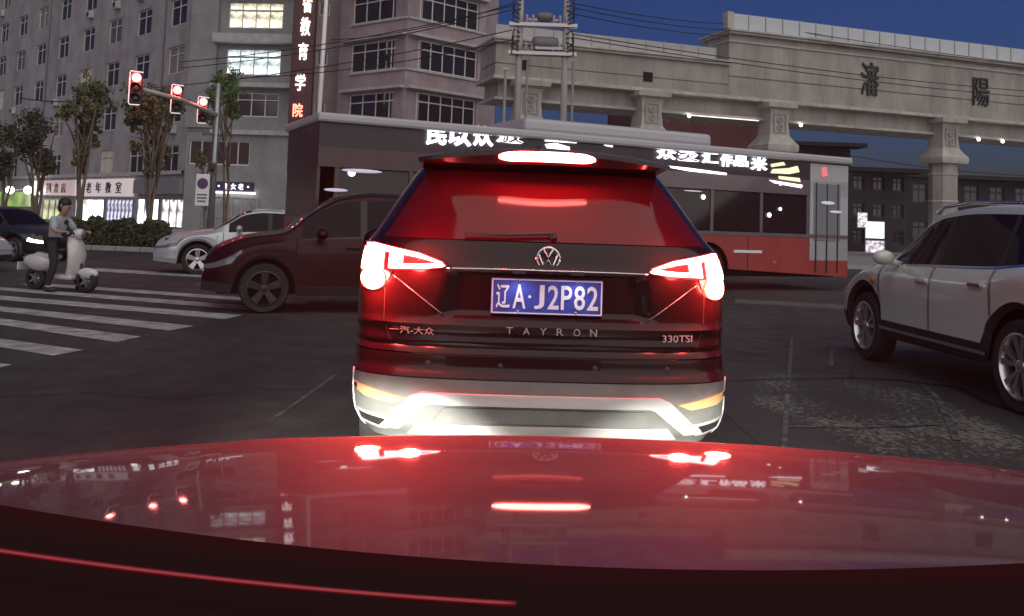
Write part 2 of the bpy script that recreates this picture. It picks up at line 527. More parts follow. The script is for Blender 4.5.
def facade(parent, A, B, z0, z1, cols, rows, m, lm=lambda c, r: None, n=2, transom=True, depth=8.0, rec=0.22, skip=lambda c, r: False, fm=None):
    """cols: (centre along A->B, width), rows: (z centre, height); faces the camera side; world coordinates minus parent location"""
    A = Vector(A); B = Vector(B); e = (B - A); L = e.length; e /= L
    nrm = Vector((e.y, -e.x))
    if nrm.dot(-(A + B) / 2) < 0:
        A, B = B, A; e = -e; nrm = -nrm
        cols = [(L - c, w_) for c, w_ in cols]
    off = parent.location
    ang = math.atan2(e.y, e.x)
    cols = sorted(cols)
    xs = [0] + [q for c, w_ in cols for q in (c - w_ / 2, c + w_ / 2)] + [L]
    rows = sorted(rows)
    zs = [z0] + [q for c, h_ in rows for q in (c - h_ / 2, c + h_ / 2)] + [z1]
    b = MB()
    def P(u, d, z):
        p = A + e * u - nrm * d
        return Vector((p.x, p.y, z)) - off
    for i in range(len(xs) - 1):
        for j in range(len(zs) - 1):
            hole = i % 2 == 1 and j % 2 == 1
            if hole and skip((i - 1) // 2, (j - 1) // 2): hole = False
            u0, u1, a0, a1 = xs[i], xs[i + 1], zs[j], zs[j + 1]
            if not hole:
                b.quad(P(u0, 0, a0), P(u1, 0, a0), P(u1, 0, a1), P(u0, 0, a1))
            else:
                b.quad(P(u0, 0, a0), P(u0, rec, a0), P(u0, rec, a1), P(u0, 0, a1))
                b.quad(P(u1, 0, a0), P(u1, 0, a1), P(u1, rec, a1), P(u1, rec, a0))
                b.quad(P(u0, 0, a0), P(u1, 0, a0), P(u1, rec, a0), P(u0, rec, a0))
                b.quad(P(u0, 0, a1), P(u0, rec, a1), P(u1, rec, a1), P(u1, 0, a1))
    for u in (0, L): b.quad(P(u, 0, z0), P(u, 0, z1), P(u, depth, z1), P(u, depth, z0))
    b.quad(P(0, 0, z1), P(L, 0, z1), P(L, depth, z1), P(0, depth, z1))
    b.quad(P(0, depth, z0), P(0, depth, z1), P(L, depth, z1), P(L, depth, z0))
    b.build('wall', m, parent)
    c = MB(); c.add([P(0.3, rec + 0.12, z0), P(L - 0.3, rec + 0.12, z0), P(L - 0.3, rec + 0.12, z1 - 0.2), P(0.3, rec + 0.12, z1 - 0.2)], [(0, 1, 2, 3)])
    c.build('interior', CORE, parent)
    for ci, (cu, w_) in enumerate(cols):
        for ri, (zc, h_) in enumerate(rows):
            if skip(ci, ri): continue
            put_window(parent, P(cu, rec - 0.06, zc), ang, w_ - 0.01, h_ - 0.01, n, transom, lm(ci, ri), fm)
    return P, ang, L

_ac = None
def aircon(parent, pos, ang):
    global _ac
    if _ac is None:
        _ac = (MB().box((0, -0.19, 0), (0.85, 0.32, 0.6)).mesh('air_conditioner', ACM, bevel=0.02),
               MB().lathe([(0.23, 0), (0.23, 0.015), (0.2, 0.03)], 'Y', 14).mesh('fan_grille', BLACKP),
               MB().box((-0.3, 0, -0.33), (0.05, 0.4, 0.05)).box((0.3, 0, -0.33), (0.05, 0.4, 0.05)).mesh('bracket', METALG))
    o = link('air_conditioner', _ac[0], parent, pos, (0, 0, ang))
    link('fan_grille', _ac[1], o, (-0.12, -0.352, 0))
    link('bracket', _ac[2], o, (0, -0.15, 0))

rb = random.Random(3)
PANEV = [mat('window_curtain_grey', (0.10, 0.09, 0.10), 0.5), mat('window_blind_pale', (0.2, 0.18, 0.18), 0.6), lit('window_dim_warm', (1.0, 0.75, 0.45), 0.05)]
# wing A: long grey block running away to the left
A0 = at(188, 120, 61.0); A1 = at(10, 120, 88.0)
A0 = Vector((A0.x, A0.y)); A1 = Vector((A1.x, A1.y)); A2 = A0 + (A1 - A0) * 1.45
bA = thing('office_block', 'long grey office block with rows of small white framed windows, receding on the left', 'building', (A0.x, A0.y, 0))
cols = [(plan_hit(p, A0, A2), 2.6) for p in (172, 138, 109, 83, 58, 36, 16)]
LA = (A2 - A0).length
step = cols[-1][0] - cols[-2][0]
cols += [(cols[-1][0] + step * (k + 1), 2.6) for k in range(int((LA - cols[-1][0] - 1.2) / step))]
rowsA = [(z - 0.95, 1.95) for z in (5.9, 9.4, 12.9, 16.35, 19.8, 23.3)]
PA, angA, _ = facade(bA, A0, A2, 0.0, 26.0, cols, rowsA, WALLA, depth=12, lm=lambda c, r: PANEV[(c * 7 + r * 5) % 11 % 3] if (c * 13 + r * 29) % 7 in (0, 3) else None)
for cu, _w in cols:
    u = LA - cu
    for zc, _h in rowsA:
        if zc > 5.5 and rb.random() < 0.36:
            aircon(bA, PA(u + rb.choice((0.5, -0.6)), 0.0, zc - 1.45), angA)
pb = MB()
for px in (160, 44):
    u = LA - plan_hit(px, A0, A2)
    pb.tube([PA(u, -0.1, 3.8), PA(u, -0.1, 26)], 0.07, 6)
pb.build('drainpipe', METALG, bA)
MB().add([PA(0, -0.25, 3.85), PA(LA, -0.25, 3.85), PA(LA, -0.25, 4.1), PA(0, -0.25, 4.1), PA(0, 0.01, 3.85), PA(LA, 0.01, 3.85), PA(LA, 0.01, 4.1), PA(0, 0.01, 4.1)],
         [(0, 1, 2, 3), (3, 2, 6, 7), (0, 4, 5, 1)]).build('string_course', LEDGE, bA)

# shops along wing A: signs, lit shop fronts
SHOPW = lit('shop_light_cool', (0.9, 0.95, 1.0), 1.7, 0.5)
SHOPG = lit('shop_light_green', (0.35, 0.62, 0.05), 0.28, 0.6)
SHOPY = lit('shop_light_warm', (1.0, 0.85, 0.6), 0.8, 1.3)
SIGNW = mat('sign_board_pale', (0.5, 0.44, 0.44), 0.5, emit=(1.0, 0.85, 0.85), es=0.2)
CHRD = mat('sign_letter_dark', (0.02, 0.02, 0.05), 0.5)
CHRR = mat('sign_letter_red', (0.12, 0.02, 0.02), 0.5)
def shop_sign(px0, px1, z0, z1, m, text, cm, label, off=-0.45, frac=0.6, shift=0.0):
    u0 = LA - plan_hit(px0, A0, A2, 190); u1 = LA - plan_hit(px1, A0, A2, 190)
    c = PA((u0 + u1) / 2, off, (z0 + z1) / 2) + bA.location
    t = thing('shop_sign', label, 'sign', c, angA)
    W = abs(u1 - u0)
    MB().box((0, 0.2, 0), (W, 0.4, z1 - z0)).build('board', m, t, bevel=0.03)
    if text:
        cw = (z1 - z0) * 0.62; n = len(text); sp = W * frac / n
        for i, ch in enumerate(text):
            link('sign_character', text_mesh(ch, min(cw * 1.25, sp * 0.85), cw, 0.06, cm, 'sign_character', bold=0.004), t, ((i - (n - 1) / 2) * sp + shift * W, -0.03, 0))
    return t
shop_sign(80, 135, 2.28, 3.62, SIGNW, '老年教室', CHRD, 'pale lit shop sign with four dark characters, right one of the two long signboards', frac=0.72, shift=0.06)
shop_sign(38, 77.5, 2.3, 3.6, mat('sign_board_pink', (0.5, 0.4, 0.4), 0.5, emit=(1.0, 0.72, 0.7), es=0.13), '圖書店', CHRR, 'pinkish shop sign with dark red characters, left of the pale sign', frac=0.55, shift=0.12)
shop_sign(139, 186, 2.5, 3.5, mat('sign_board_dim', (0.2, 0.19, 0.2), 0.5), '', CHRD, 'unlit grey signboard above the bright shop front right of the pale sign')
def shop_front(px0, px1, z0, z1, m, n=1, off=-0.02, name='shop_window'):
    u0 = LA - plan_hit(px0, A0, A2, 200); u1 = LA - plan_hit(px1, A0, A2, 200)
    if u0 > u1: u0, u1 = u1, u0
    c = PA((u0 + u1) / 2, off, (z0 + z1) / 2)
    W = u1 - u0; H = z1 - z0
    o = link(name, None, bA) if False else None
    b = MB()
    for i in range(n + 1): b.box((-W / 2 + W * i / n, 0, 0), (0.09, 0.12, H))
    b.box((0, 0.003, H / 2 - 0.05), (W - 0.1, 0.11, 0.1)); b.box((0, 0.003, -H / 2 + 0.05), (W - 0.1, 0.11, 0.1))
    f = b.build(name, METALG, bA); f.location = c; f.rotation_euler = (0, 0, angA)
    me = MB().box((0, 0, 0), (W / n - 0.1, 0.03, H - 0.2)).mesh('lit_pane', m)
    for i in range(n): link('lit_pane', me, f, (-W / 2 + W * (i + 0.5) / n, 0.03, 0))
shop_front(77, 105, 0.25, 2.1, SHOPW, 1)
shop_front(108, 134, 0.15, 2.15, lit('shop_light_strips', (0.75, 0.75, 1.0), 0.5, 3.0), 7)
shop_front(139, 160, 0.15, 2.2, SHOPW, 3)
shop_front(163, 186, 0.15, 2.2, lit('shop_light_white', (1.0, 0.97, 0.95), 0.8, 1.6), 3)
shop_front(44, 62, 0.15, 2.0, lit('shop_light_olive', (0.8, 0.85, 0.4), 0.35, 0.9), 3)
shop_sign(0, 36, 1.25, 2.6, SHOPG, '', CHRD, 'green lit shop front panel at the left edge of the picture', off=-0.5)
lamp = lit('flood_lamp', (1.0, 0.95, 0.9), 9.0)
for i, px in enumerate((10, 28)):
    p = at(px, 190, 80)
    t = thing('flood_lamp', ('left' if i == 0 else 'right') + ' one of the two bright lamps above the green shop panel', 'lamp', p, angA)
    MB().ball((0, 0, 0), (0.55 if i == 0 else 0.6, 0.3, 0.34), 12, 8).build('bulb', lamp, t, smooth=True)
    MB().tube([(0, 0.2, 0), (0, 1.2, 0.1), (0, 1.7, 0.1)], 0.05).build('arm', METALG, t)

# block B: taller frontal block with lit stair windows
B0 = at(188, 120, 60.5); B1 = at(292, 120, 60.0); B0 = Vector((B0.x, B0.y)); B1 = Vector((B1.x, B1.y))
bB = thing('stair_block', 'grey blue building block with two bright lit windows beside the vertical sign', 'building', (B0.x, B0.y, 0))
LITW = lit('lit_window_cool', (0.8, 0.95, 1.0), 0.75, 1.2)
LITY = lit('lit_window_warm', (1.0, 0.92, 0.62), 0.7, 1.4)
def bcol(px): return plan_hit(px, B0, B1)
PB, angB, LB = facade(bB, B0, B1, 6.75, 24, [(bcol(250), 3.8)], [(8.65, 1.65), (11.55, 1.8), (14.75, 1.8), (18.2, 1.8)], WALLB,
                      lm=lambda c, r: (None, LITW, LITY, None)[r], n=4, depth=10)
PB2, _, _ = facade(bB, B0, B1, 0, 6.72, [(bcol(221), 4.2)], [(5.35, 1.65)], WALLB, n=5, transom=False, depth=10)
def pslab(b, Pf, u0, u1, d0, d1, z0, z1):
    b.add([Pf(u0, d0, z0), Pf(u1, d0, z0), Pf(u1, d0, z1), Pf(u0, d0, z1), Pf(u0, d1, z0), Pf(u1, d1, z0), Pf(u1, d1, z1), Pf(u0, d1, z1)],
          [(0, 1, 2, 3), (3, 2, 6, 7), (0, 4, 5, 1), (1, 5, 6, 2), (0, 3, 7, 4), (5, 4, 7, 6)])
for z0, z1 in ((12.75, 13.35), (16.3, 16.8), (9.75, 10.05), (6.6, 6.9)):
    b = MB(); pslab(b, PB, bcol(212), LB, -0.75 if z1 > 10 else -0.3, -0.003, z0, z1); b.build('balcony_ledge', LEDGE, bB)
b = MB(); pslab(b, PB, bcol(187), bcol(214), -0.25, -0.003, 7.0, 24); b.build('pilaster', WALLB, bB)
t = thing('shop_sign', 'dark navy shop sign with small white characters on the corner block', 'sign', PB((bcol(221) + bcol(257)) / 2, -0.3, 3.1) + bB.location, angB)
MB().box((0, 0.15, 0), (2.6, 0.28, 0.62)).build('board', mat('sign_navy', (0.02, 0.02, 0.06), 0.4), t, bevel=0.02)
cw = lit('sign_letter_white', (0.9, 0.9, 1.0), 1.2)
for i, ch in enumerate('·老女老·'): link('sign_character', text_mesh(ch, 0.36 if ch != '·' else 0.12, 0.4 if ch != '·' else 0.12, 0.05, cw, 'sign_character'), t, ((i - 2) * 0.5, -0.03, 0))
MB().box((0, 0.05, -0.42), (2.9, 0.3, 0.09)).build('light_strip', lit('strip_white', (1, 1, 1), 2.0), t)
def b_front(px0, px1, z0, z1, m, n):
    u0, u1 = bcol(px0), bcol(px1); W = abs(u1 - u0); H = z1 - z0
    b = MB()
    for i in range(n + 1): b.box((-W / 2 + W * i / n, 0, 0), (0.09, 0.12, H))
    b.box((0, 0.003, H / 2 - 0.05), (W - 0.1, 0.11, 0.1)); b.box((0, 0.003, -H / 2 + 0.05), (W - 0.1, 0.11, 0.1))
    f = b.build('shop_window', METALG, bB); f.location = PB((u0 + u1) / 2, 0.0, (z0 + z1) / 2); f.rotation_euler = (0, 0, angB)
    me = MB().box((0, 0, 0), (W / n - 0.1, 0.03, H - 0.2)).mesh('lit_pane', m)
    for i in range(n): link('lit_pane', me, f, (-W / 2 + W * (i + 0.5) / n, 0.03, 0))
b_front(210, 246, 1.0, 2.45, lit('shop_light_pink', (1.0, 0.9, 0.97), 1.2, 1.5), 4)
b_front(247, 262, 0.3, 2.4, SHOPW, 2)

# recessed wall with small windows, and the tall vertical sign
C0 = at(343, 100, 61.5)
bR = thing('recessed_wing', 'narrow mauve wall set back between the stair block and the bay fronted wing', 'building', (B1.x, B1.y + 1.5, 0))
facade(bR, (B1.x, B1.y + 1.5), (C0.x, C0.y + 1), 0, 24, [(plan_hit(314, B1, (C0.x, C0.y)), 0.75)], [(8.8, 1.0), (12.3, 1.0), (15.8, 1.0)], WALLC, n=1, transom=False, depth=8)
t = thing('vertical_sign', 'tall narrow dark red sign with a column of glowing characters', 'sign', at(294, 213, 57.5), 0)
zb = 7.2 - t.location.z
MB().box((0, 0.3, zb + 6.5), (1.45, 0.5, 13.0)).build('board', mat('sign_maroon', (0.06, 0.015, 0.02), 0.5), t, bevel=0.03)
for zz in (zb + 1, zb + 6, zb + 11): MB().bar((0, 0.5, zz), (0, 2.6, zz), 0.08).build('bracket', METALG, t)
VPK = lit('sign_neon_white', (1.0, 0.82, 0.85), 1.6)
VRD = lit('sign_neon_red', (1.0, 0.25, 0.16), 1.5)
VOR = lit('sign_neon_orange', (1.0, 0.75, 0.5), 1.6)
for ch, y, m, s in (('院', 110, VRD, 1.0), ('学', 82, VPK, 1.25), ('育', 51, VPK, 1.25), ('教', 26, VPK, 1.35), ('省', 4, VOR, 1.2)):
    z = at(294, y, 57.5).z - t.location.z
    link('sign_character', text_mesh(ch, 0.62, s * 0.88, 0.1, m, 'sign_character', bold=0.008), t, (0.28 * (110 - y) / 110 - 0.1, 0.0, z))

# wing C: two facets with ribbon windows
Cc = [at(338, 80, 60.5), at(405, 80, 56.5), at(484, 80, 61.0)]
Cc = [Vector((p.x, p.y)) for p in Cc]
bC = thing('bay_fronted_wing', 'mauve grey building wing with ribbon windows folding round a corner', 'building', (Cc[1].x, Cc[1].y, 0))
rowsC = [(z - 0.98, 1.95) for z in (9.5, 12.9, 16.2, 19.6)] 
for (a, b_, p0, p1, n) in ((Cc[0], Cc[1], 350, 403, 4), (Cc[1], Cc[2], 407.5, 478, 6)):
    u0, u1 = plan_hit(p0, a, b_, 60), plan_hit(p1, a, b_, 60)
    Pc, angC, Lc = facade(bC, a, b_, 0, 22.5, [((u0 + u1) / 2, abs(u1 - u0))], rowsC, WALLC, n=n, depth=9, rec=0.25)
    for zc, h_ in rowsC:
        s = MB(); pslab(s, Pc, max(0.02, (0.6 if a is Cc[0] else 0.02)), Lc - 0.02, -0.4, -0.003, zc + h_ / 2 + 0.12, zc + h_ / 2 + 0.3); s.build('window_ledge', LEDGE, bC)
        s = MB(); pslab(s, Pc, u0 if a is Cc[0] else 0.02, Lc - 0.02, -0.12, -0.003, zc - h_ / 2 - 0.16, zc - h_ / 2 - 0.02); s.build('sill', LEDGE, bC)

# dark blocks beyond the viaduct
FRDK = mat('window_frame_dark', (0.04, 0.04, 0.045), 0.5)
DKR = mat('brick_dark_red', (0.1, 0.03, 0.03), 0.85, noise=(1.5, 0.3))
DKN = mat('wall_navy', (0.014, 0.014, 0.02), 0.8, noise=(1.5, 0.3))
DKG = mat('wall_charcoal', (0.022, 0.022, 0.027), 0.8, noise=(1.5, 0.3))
def far_block(name, label, px0, px1, pyt, Y, m, wn, rows_, depth=15):
    a = at(px0, 200, Y); b = at(px1, 200, Y + 2); zt = at((px0 + px1) / 2, pyt, Y).z
    t = thing(name, label, 'building', (a.x, a.y, 0))
    L = (Vector((b.x, b.y)) - Vector((a.x, a.y))).length
    facade(t, (a.x, a.y), (b.x, b.y), 0, zt, [((i + 0.5) * L / wn, 0.55 * L / wn) for i in range(wn)], [(zt * (j + 0.6) / rows_, zt / rows_ * 0.5) for j in range(rows_)], m, depth=depth, fm=FRDK)
    MB().box((L / 2, 1.0, zt + 0.18), (L + 0.4, 2.2, 0.3)).build('parapet', m, t)
    return t
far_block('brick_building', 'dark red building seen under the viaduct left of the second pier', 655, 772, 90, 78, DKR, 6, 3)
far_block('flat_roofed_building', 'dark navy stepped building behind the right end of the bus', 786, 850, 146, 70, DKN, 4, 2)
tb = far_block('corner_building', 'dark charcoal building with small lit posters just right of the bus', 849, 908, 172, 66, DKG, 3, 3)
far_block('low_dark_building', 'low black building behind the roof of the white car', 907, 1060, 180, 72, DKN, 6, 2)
for i, (x0, x1, y0, y1, m, lb) in enumerate(((866, 884, 222, 238, cw, 'bright white poster panel on the charcoal corner building, upper one'),
                               (866, 884, 241, 257, lit('poster_dim', (0.9, 0.8, 0.9), 0.5, 4), 'dim patterned poster below the bright white poster'),
                               (858, 867, 213, 227, lit('poster_small', (1, 1, 1), 0.5, 6), 'small pale notice left of the bright white poster'))):
    p = at((x0 + x1) / 2, (y0 + y1) / 2, 64.5); s = 64.5 / 900
    t = thing('lit_poster', lb, 'sign', p)
    MB().box((0, 0.06, 0), ((x1 - x0) * s + 0.12, 0.1, (y1 - y0) * s + 0.12)).build('frame', METALG, t)
    MB().box((0, 0.0, 0), ((x1 - x0) * s, 0.03, (y1 - y0) * s)).build('panel', m, t)
    MB().bar((0, 0.1, 0), (0, 2.2, 0), 0.1).build('bracket', METALG, t)
# ------------------------------------------------------------------ viaduct
CONC = mat('viaduct_concrete', (0.36, 0.34, 0.31), 0.85, noise=(0.5, 0.16), streak=((0.9, 0.9, 0.16), 0.3), bump=(25, 0.15))
CONC2 = mat('viaduct_concrete_pale', (0.46, 0.44, 0.41), 0.85, noise=(0.7, 0.15), streak=((1.3, 1.3, 0.3), 0.28))
PARA = mat('parapet_panel', (0.5, 0.53, 0.56), 0.6, noise=(1.2, 0.1))
HOLE = mat('vent_black', (0.006, 0.006, 0.006), 0.9)
BRZ = mat('sign_letter_bronze', (0.012, 0.014, 0.016), 0.5)
va = at(494, 100, 44.0); vb = at(1075, 100, 56.5)
VA = Vector((va.x, va.y)); VB = Vector((vb.x, vb.y)); VL = (VB - VA).length
vang = math.atan2((VB - VA).y, (VB - VA).x)
vd = thing('viaduct', 'long concrete viaduct with pale parapet panels crossing the right half of the view', 'bridge', (VA.x, VA.y, 0), vang)
def vx(px, py=100): return plan_hit(px, VA, VB, py)
X0 = vx(729, 40); X1 = VL
def vbox(name, x0, x1, y0, y1, z0, z1, m, bevel=0.0):
    return MB().box(((x0 + x1) / 2, (y0 + y1) / 2, (z0 + z1) / 2), (x1 - x0, y1 - y0, z1 - z0)).build(name, m, vd, bevel=bevel)
vbox('girder', 0.3, X1, 0.35, 2.6, 7.45, 8.38, CONC)
vbox('girder', 0.1, X1, 0.2, 2.8, 7.42, 7.56, CONC2)
vbox('ledge', -0.15, X1, -0.3, 2.9, 8.38, 8.56, CONC2, 0.02)
vbox('ledge', -0.05, X1, -0.12, 2.8, 8.56, 8.66, CONC)
vbox('facing', 0, X0, 0.0, 2.6, 8.66, 9.16, CONC)
vbox('facing', 0.05, X1, 0.06, 2.5, 9.16, 9.22, CONC)
vbox('facing', 0, X0, 0.0, 2.6, 9.22, 10.22, CONC)
vbox('cornice', -0.15, X0, -0.22, 2.8, 10.22, 10.34, CONC2, 0.02)
vbox('cornice', -0.22, X0, -0.34, 2.9, 10.34, 10.46, CONC2, 0.02)
# taller right part
vbox('facing', X0, X1, -0.02, 2.6, 8.66, 9.62, CONC)
vbox('facing', X0 + 0.03, X1, 0.05, 2.5, 9.62, 9.7, CONC)
vbox('facing', X0, X1, -0.02, 2.6, 9.7, 11.55, CONC)
vbox('moulding', X0 - 0.05, X1, -0.1, 2.7, 11.55, 11.66, CONC2, 0.015)
vbox('facing', X0, X1, -0.02, 2.6, 11.66, 11.98, CONC)
vbox('cornice', X0 - 0.15, X1, -0.3, 2.8, 11.98, 12.1, CONC2, 0.02)
vbox('cornice', X0 - 0.22, X1, -0.42, 2.9, 12.1, 12.22, CONC2, 0.02)
pm = MB().box((0, 0, 0), (1.02, 0.12, 0.86)).mesh('parapet_panel', PARA, bevel=0.02)
pp = MB().box((0, 0, 0), (0.06, 0.16, 0.9)).mesh('parapet_post', METALG)
x = X0 + 0.55
while x < X1:
    link('parapet_panel', pm, vd, (x, -0.15, 12.66)); link('parapet_post', pp, vd, (x + 0.55, -0.15, 12.66)); x += 1.1
pm2 = MB().box((0, 0, 0), (0.97, 0.12, 0.62)).mesh('parapet_panel', mat('parapet_panel_stone', (0.42, 0.41, 0.4), 0.7, noise=(1.2, 0.15)), bevel=0.02)
pp2 = MB().box((0, 0, 0), (0.05, 0.14, 0.66)).mesh('parapet_post', METALG)
x = 0.4
while x < X0 - 0.6:
    link('parapet_panel', pm2, vd, (x, -0.1, 10.78)); link('parapet_post', pp2, vd, (x + 0.52, -0.1, 10.78)); x += 1.04
vbox('end_post', X0 - 0.28, X0 + 0.1, -0.3, 0.2, 12.22, 13.15, CONC2, 0.02)
for px in (522, 648, 690 + 85):
    if px < 720:
        q = vx(px, 72); vbox('drain_hole', q - 0.27, q + 0.27, -0.03, 0.3, 8.95, 9.45, HOLE)
lamps_w = lit('bridge_lamp', (1, 0.97, 0.9), 6.0)
bl = MB().ball((0, 0, 0), 0.09, 8, 5).mesh('bridge_lamp', lamps_w, smooth=True)
for px in (690, 802, 980, 1004):
    link('bridge_lamp', bl, vd, (vx(px, 125), 0.1, 7.33))
b = MB(); b.box(((vx(690) + vx(760)) / 2, 0.1, 7.38), (vx(760) - vx(690), 0.05, 0.04)); b.build('light_strip', lit('bridge_strip', (1, 0.85, 0.75), 0.9), vd)
for px, ch in ((869, '瀋'), (980, '陽')):
    link('sign_character', text_mesh(ch, 1.25, 1.95 if ch == '瀋' else 1.7, 0.1, BRZ, 'sign_character', bold=0.0), vd, (vx(px, 80), -0.09, 10.3 if ch == '瀋' else 10.2))
# piers: shaft, flared capital with sunken panels
def pier(px):
    q = vx(px, 120)
    b = MB(); b.lathe([(0.78, 0), (0.78, 5.75)], 'Z', 8, (q, 0.15, 0)); b.build('pier_shaft', CONC, vd)
    for z in (1.6, 3.4, 5.0):
        MB().lathe([(0.8, z), (0.83, z + 0.03), (0.83, z + 0.1), (0.8, z + 0.13)], 'Z', 8, (q, 0.15, 0)).build('pier_ring', CONC2, vd)
    def sq(prof, name, m):
        b = MB(); vs = []; fs = []
        for hw, z in prof:
            vs += [(q - hw, 0.15 - hw, z), (q + hw, 0.15 - hw, z), (q + hw, 0.15 + hw, z), (q - hw, 0.15 + hw, z)]
        for i in range(len(prof) - 1):
            for k in range(4):
                a = i * 4 + k; c = i * 4 + (k + 1) % 4
                fs.append((a, c, c + 4, a + 4))
        fs.append((3, 2, 1, 0)); n = len(prof) * 4; fs.append((n - 4, n - 3, n - 2, n - 1))
        b.add(vs, fs); b.build(name, m, vd)
    sq([(0.95, 5.7), (0.98, 5.85), (0.98, 6.05), (0.8, 6.3), (0.62, 6.6), (0.56, 7.3), (0.6, 7.8), (0.66, 8.0), (0.92, 8.1), (0.95, 8.36)], 'capital', CONC2)
    f = 0.15 - 0.6
    for z0, z1 in ((6.75, 7.75),):
        b = MB()
        b.box((q, f - 0.02, z0), (0.8, 0.06, 0.07)); b.box((q, f - 0.02, z1), (0.8, 0.06, 0.07))
        for sx in (-1, 1): b.box((q + sx * 0.37, f - 0.018, (z0 + z1) / 2), (0.07, 0.06, z1 - z0 - 0.08))
        b.lathe([(0.2, 0), (0.2, 0.04), (0.13, 0.06), (0.13, 0.03), (0.05, 0.03)], 'Y', 12, (q, f - 0.0, 7.45), cap=False)
        b.lathe([(0.2, 0), (0.2, 0.04), (0.13, 0.06), (0.13, 0.03), (0.05, 0.03)], 'Y', 12, (q, f - 0.0, 7.02), cap=False)
        b.build('capital_ornament', CONC, vd)
for px in (527, 648, 775, 945): pier(px)
# ------------------------------------------------------------------ trees, hedge, poles, signs, signals
BARK = mat('bark', (0.16, 0.13, 0.1), 0.9, noise=(8, 0.35), bump=(20, 0.5))
LEAF1 = mat('leaf_olive', (0.085, 0.095, 0.042), 0.75, noise=(1.2, 0.45))
LEAF2 = mat('leaf_green', (0.07, 0.13, 0.04), 0.75, noise=(1.2, 0.45))
LEAF3 = mat('leaf_dark', (0.05, 0.055, 0.03), 0.8, noise=(1.2, 0.4))
def tree(label, base, H, clumps, leafm, seed, stems=3, nleaf=1500, ls=0.11):
    r = random.Random(seed)
    t = thing('street_tree', label, 'tree', base, 0, 'street trees in front of the office block')
    b = MB()
    for s in range(stems):
        a = r.random() * 6.28
        dx, dy = math.cos(a) * 0.25, math.sin(a) * 0.2
        P = []; rs = []
        for k in range(7):
            f = k / 6
            P.append((dx * f * (1 + f) + r.uniform(-.05, .05), dy * f * (1 + f), H * 0.88 * f)); rs.append(lerp(0.075, 0.015, f))
        b.tube(P, rs, 7)
        for k in range(5):
            f = r.uniform(0.4, 0.8); z = H * 0.88 * f
            c = r.choice(clumps); q = (c[0] + r.uniform(-.3, .3), c[1] + r.uniform(-.3, .3), max(z + 0.25, c[2] + r.uniform(-.2, .3)))
            p0 = (dx * f * (1 + f), dy * f * (1 + f), z)
            m_ = tuple((p0[i] + q[i]) / 2 + (0.12 if i == 2 else 0) for i in range(3))
            b.tube([p0, m_, q], [0.045, 0.03, 0.012], 5)
    b.build('trunk', BARK, t, smooth=True)
    L = MB()
    tot = sum(c[3] ** 2 for c in clumps)
    for c in clumps:
        n = int(2.4 * nleaf * c[3] ** 2 / tot)
        subs = [Vector((r.gauss(0, .45), r.gauss(0, .45), r.gauss(0, .5))) * c[3] for _ in range(max(5, n // 22))]
        for k in range(n):
            s_ = r.choice(subs)
            p = Vector(c[:3]) + s_ + Vector((r.gauss(0, .13), r.gauss(0, .13), r.gauss(0, .13))) * c[3] * 1.3
            u = Vector((r.gauss(0, 1), r.gauss(0, 1), r.gauss(0, 1))).normalized()
            v = u.orthogonal().normalized(); s = ls * r.uniform(.6, 1.3)
            L.add([p - u * s * .6, p + v * s * .35, p + u * s * .6, p - v * s * .35], [(0, 1, 2, 3)])
    L.build('crown', leafm, t)
    return t
def tr(px, pytop, Y, label, widths, leafm, seed, stems=3, nleaf=1500):
    """widths: list of (py, half width px, radius px) crown clumps"""
    b = at(px, 208, Y); base = (b.x, b.y, 0.12); s = Y / 900
    H = at(px, pytop, Y).z - 0.12
    cl = []
    for (dx, py, rad) in widths:
        p = at(px + dx, py, Y); cl.append((p.x - b.x, random.Random(seed + py).uniform(-.5, .5), p.z - 0.12, rad * s))
    tree(label, base, H, cl, leafm, seed, stems, nleaf)
tr(80, 80, 31.5, 'thin olive street tree with a narrow upright crown, second from left', [(4, 95, 13), (14, 92, 12), (-4, 112, 10), (18, 110, 9), (8, 122, 10), (-4, 132, 8), (4, 148, 7), (14, 140, 7), (0, 165, 5)], LEAF1, 11, 4, 1500)
tr(150, 86, 31.5, 'multi stemmed olive tree behind the three red traffic signals', [(-6, 105, 16), (12, 98, 14), (6, 120, 13), (-16, 122, 9), (20, 115, 9), (2, 140, 8), (-10, 150, 7), (10, 158, 7), (0, 172, 5)], LEAF1, 12, 5, 1900)
tr(226, 70, 36, 'greener leafy tree in front of the lit stair windows', [(0, 82, 12), (-8, 100, 10), (8, 96, 9), (-12, 118, 6), (4, 112, 7)], LEAF2, 13, 2, 1100)
tr(36, 108, 33, 'dark bushy tree near the left edge above the pink sign', [(-4, 122, 12), (8, 135, 10), (-8, 145, 12), (2, 160, 11), (10, 168, 8)], LEAF3, 14, 3, 1500)
tr(4, 120, 36, 'dark tree cut by the left edge of the picture', [(0, 135, 12), (-8, 150, 14), (6, 160, 10), (-2, 172, 9)], LEAF3, 15, 2, 1200)
tr(207, 150, 33, 'sparse sapling by the no parking sign', [(0, 160, 6), (6, 168, 5), (-4, 176, 4)], LEAF1, 16, 1, 220)

